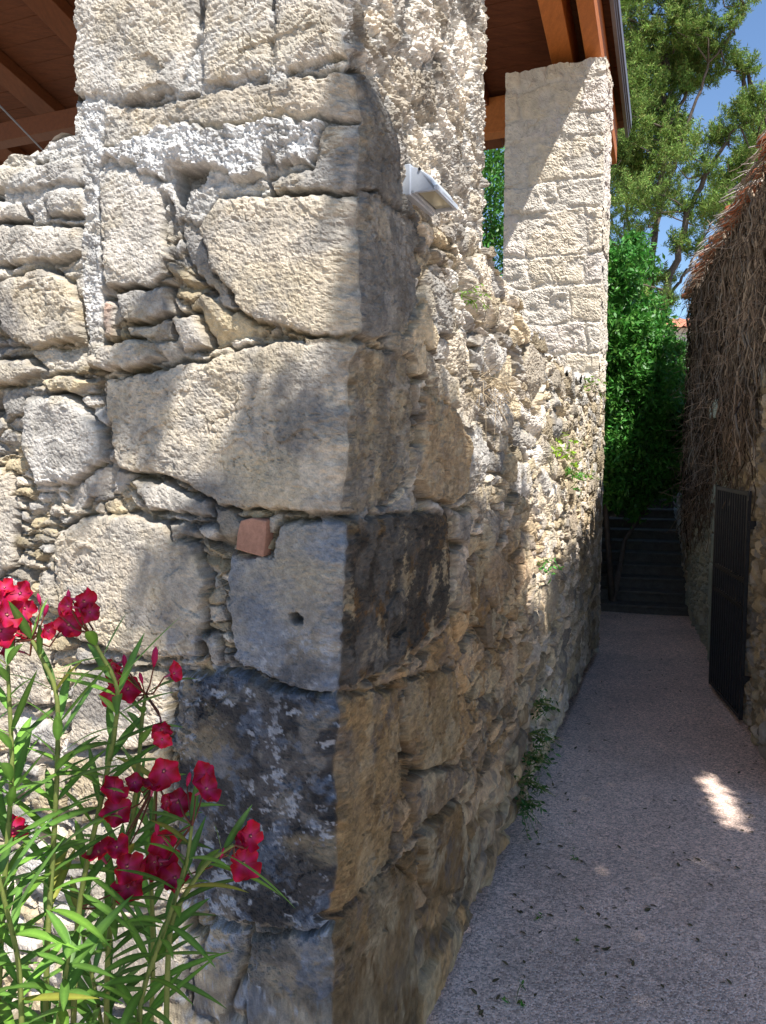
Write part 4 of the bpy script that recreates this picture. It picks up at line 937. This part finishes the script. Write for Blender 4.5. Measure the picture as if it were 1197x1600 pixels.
# ---------------------------------------------------------------- weeds on the wall, fallen leaves, sprouts
def weed(x, y, size, seed, name='wall_weed', label='', where='side', n=26, col=(.16, .30, .04)):
    r = np.random.default_rng(seed)
    if where == 'side': t_, z_ = px_side(x, y); c = C0+T*t_+Z*z_+NS*.05; out = NS
    else: c = at(x, y, 3)*0; rr_ = ray(x, y); k = -CAMZ/rr_[2]; c = np.array([0, 0, CAMZ])+rr_*k+Z*.015; out = Z
    s = MB(); lv = MB(); root = empty(name, c-out*.03, label, 'weed', None)
    for i in range(max(4, n//4)):
        d = out*.8+r.normal(0, .6, 3)+Z*.1; d /= np.linalg.norm(d); L_ = size*r.uniform(.5, 1.1); pts = [c-out*.03, c+d*L_*.5, c+d*L_-Z*.25*L_]; s.tube(pts, .0018, 4)
        for j in range(7):
            q = r.uniform(.25, 1); b = pts[0]+(pts[2]-pts[0])*q; dd = r.normal(0, 1, 3)+out*.4; leafmesh(b, dd, out+r.normal(0, .3, 3), size*r.uniform(.14, .28), size*.05, .2, tuple(np.array(col)*r.uniform(.6, 1.3)), lv)
    s.build('stem', M['stem'], root); lv.build('leaves', M['green'], root)
weed(712, 462, .10, 1, label='tiny pale weed at the top of the wall just right of the near pillar')
weed(857, 697, .22, 2, n=40, label='bright yellow-green weed growing from the sunlit wall, brightest of the clump', col=(.26, .42, .04))
weed(875, 738, .22, 3, n=34, label='darker green weed hanging on the wall just under the bright one', col=(.07, .22, .03))
weed(906, 602, .20, 4, n=20, label='small weed on the wall near the far pillar foot, high up')
weed(905, 740, .18, 5, n=16, label='small weed on the wall close to its far edge beside the darker weed')
weed(833, 880, .17, 6, n=18, label='green fern sprig low on the wall above the shadow line', col=(.12, .34, .08))
weed(815, 1180, .17, 7, n=64, label='dark ivy trailing near the foot of the shaded wall', col=(.03, .09, .02))
weed(828, 1100, .16, 8, n=64, label='dark ivy trailing halfway up the shaded wall', col=(.03, .09, .02))
weed(822, 1145, .17, 19, n=60, label='dark ivy between the halfway tuft and the trailing one on the shaded wall', col=(.03, .09, .02))
weed(806, 1222, .18, 20, n=64, label='dark ivy just above the tuft that touches the gravel', col=(.03, .09, .02))
weed(800, 1255, .17, 9, n=64, label='dark ivy tuft where the shaded wall meets the gravel', col=(.03, .09, .02))
# dry grass on the wall
rr2 = np.random.default_rng(6); mb = MB(); t_, z_ = px_side(735, 600); c = C0+T*t_+Z*z_+NS*.05
for i in range(70):
    b = c+T*rr2.uniform(-.15, .5)+Z*rr2.uniform(-.10, .05); d = NS*rr2.uniform(.1, 1)+T*rr2.normal(.2, .8)+Z*rr2.normal(-.1, .5); d /= np.linalg.norm(d); L_ = rr2.uniform(.06, .22)
    mb.tube([b, b+d*L_*.5, b+d*L_-Z*.3*L_], [.0018, .0014, .0008], 3, tuple(np.array([.42, .33, .22])*rr2.uniform(.6, 1.1)))
o = mb.build('dry_grass', M['vine'], loc=c); setp(o, 'tuft of dry straw-coloured grass caught in the sunlit wall', 'grass')
for i, (x, y, s) in enumerate([(883,1293,.05),(898,1352,.08),(894,1335,.05),(842,1443,.10),(900,1478,.06),(832,1495,.03),(803,1575,.12),(880,1212,.05)]):
    weed(x, y, s, 30+i, name='path_sprout', where='ground', n=8, label=['tiny green sprout on the gravel below the ivy','largest leafy sprout in the middle row on the gravel','small sprout just above the leafy one on the gravel','upright green leaf sprouting near the bottom of the path','small clover sprout right of the upright leaf','faint speck of a sprout near the bottom left of the gravel','thin grass sprout at the bottom edge of the gravel','small sprout on the gravel beside the wall foot'][i], col=(.06, .2, .03))
proto = None; k = 0; rl = random.Random(31)
while k < 250:
    x = rl.uniform(700, 1190); y = 955+645*rl.random()**1.6; rr_ = ray(x, y); q = -CAMZ/rr_[2]; c = np.array([0, 0, CAMZ])+rr_*q
    if (c-C0)@NS < .08 or (c-Q0)@Nb < .05 and (c-Q0)@Tb > -.2: continue
    if rl.random() < .6 and (c-C0)@NS > .35 and (c-Q0)@Nb > .35: continue
    if proto is None:
        mm = MB(); leafmesh(np.zeros(3), np.array([1., 0, .15]), np.array([0, 0, 1.]), .045, .009, .1, (.07, .05, .03), mm); proto = mm.build('fallen_leaf', M['litter'], loc=(0, 0, 0)); o = proto
    else: o = proto.copy(); scene.collection.objects.link(o)
    o.location = (c[0], c[1], .036); o.rotation_euler = (rl.uniform(-.3, .3), rl.uniform(-.3, .1), rl.uniform(0, 6.28)); sc_ = rl.uniform(.3, .95); o.scale = (sc_, sc_*rl.uniform(.7, 1.5), sc_)
    setp(o, 'small dry brown leaf lying on the shaded gravel path', 'leaf', 'fallen leaves on the gravel'); k += 1
for o in scene.objects:
    if '_loc' in o: del o['_loc']
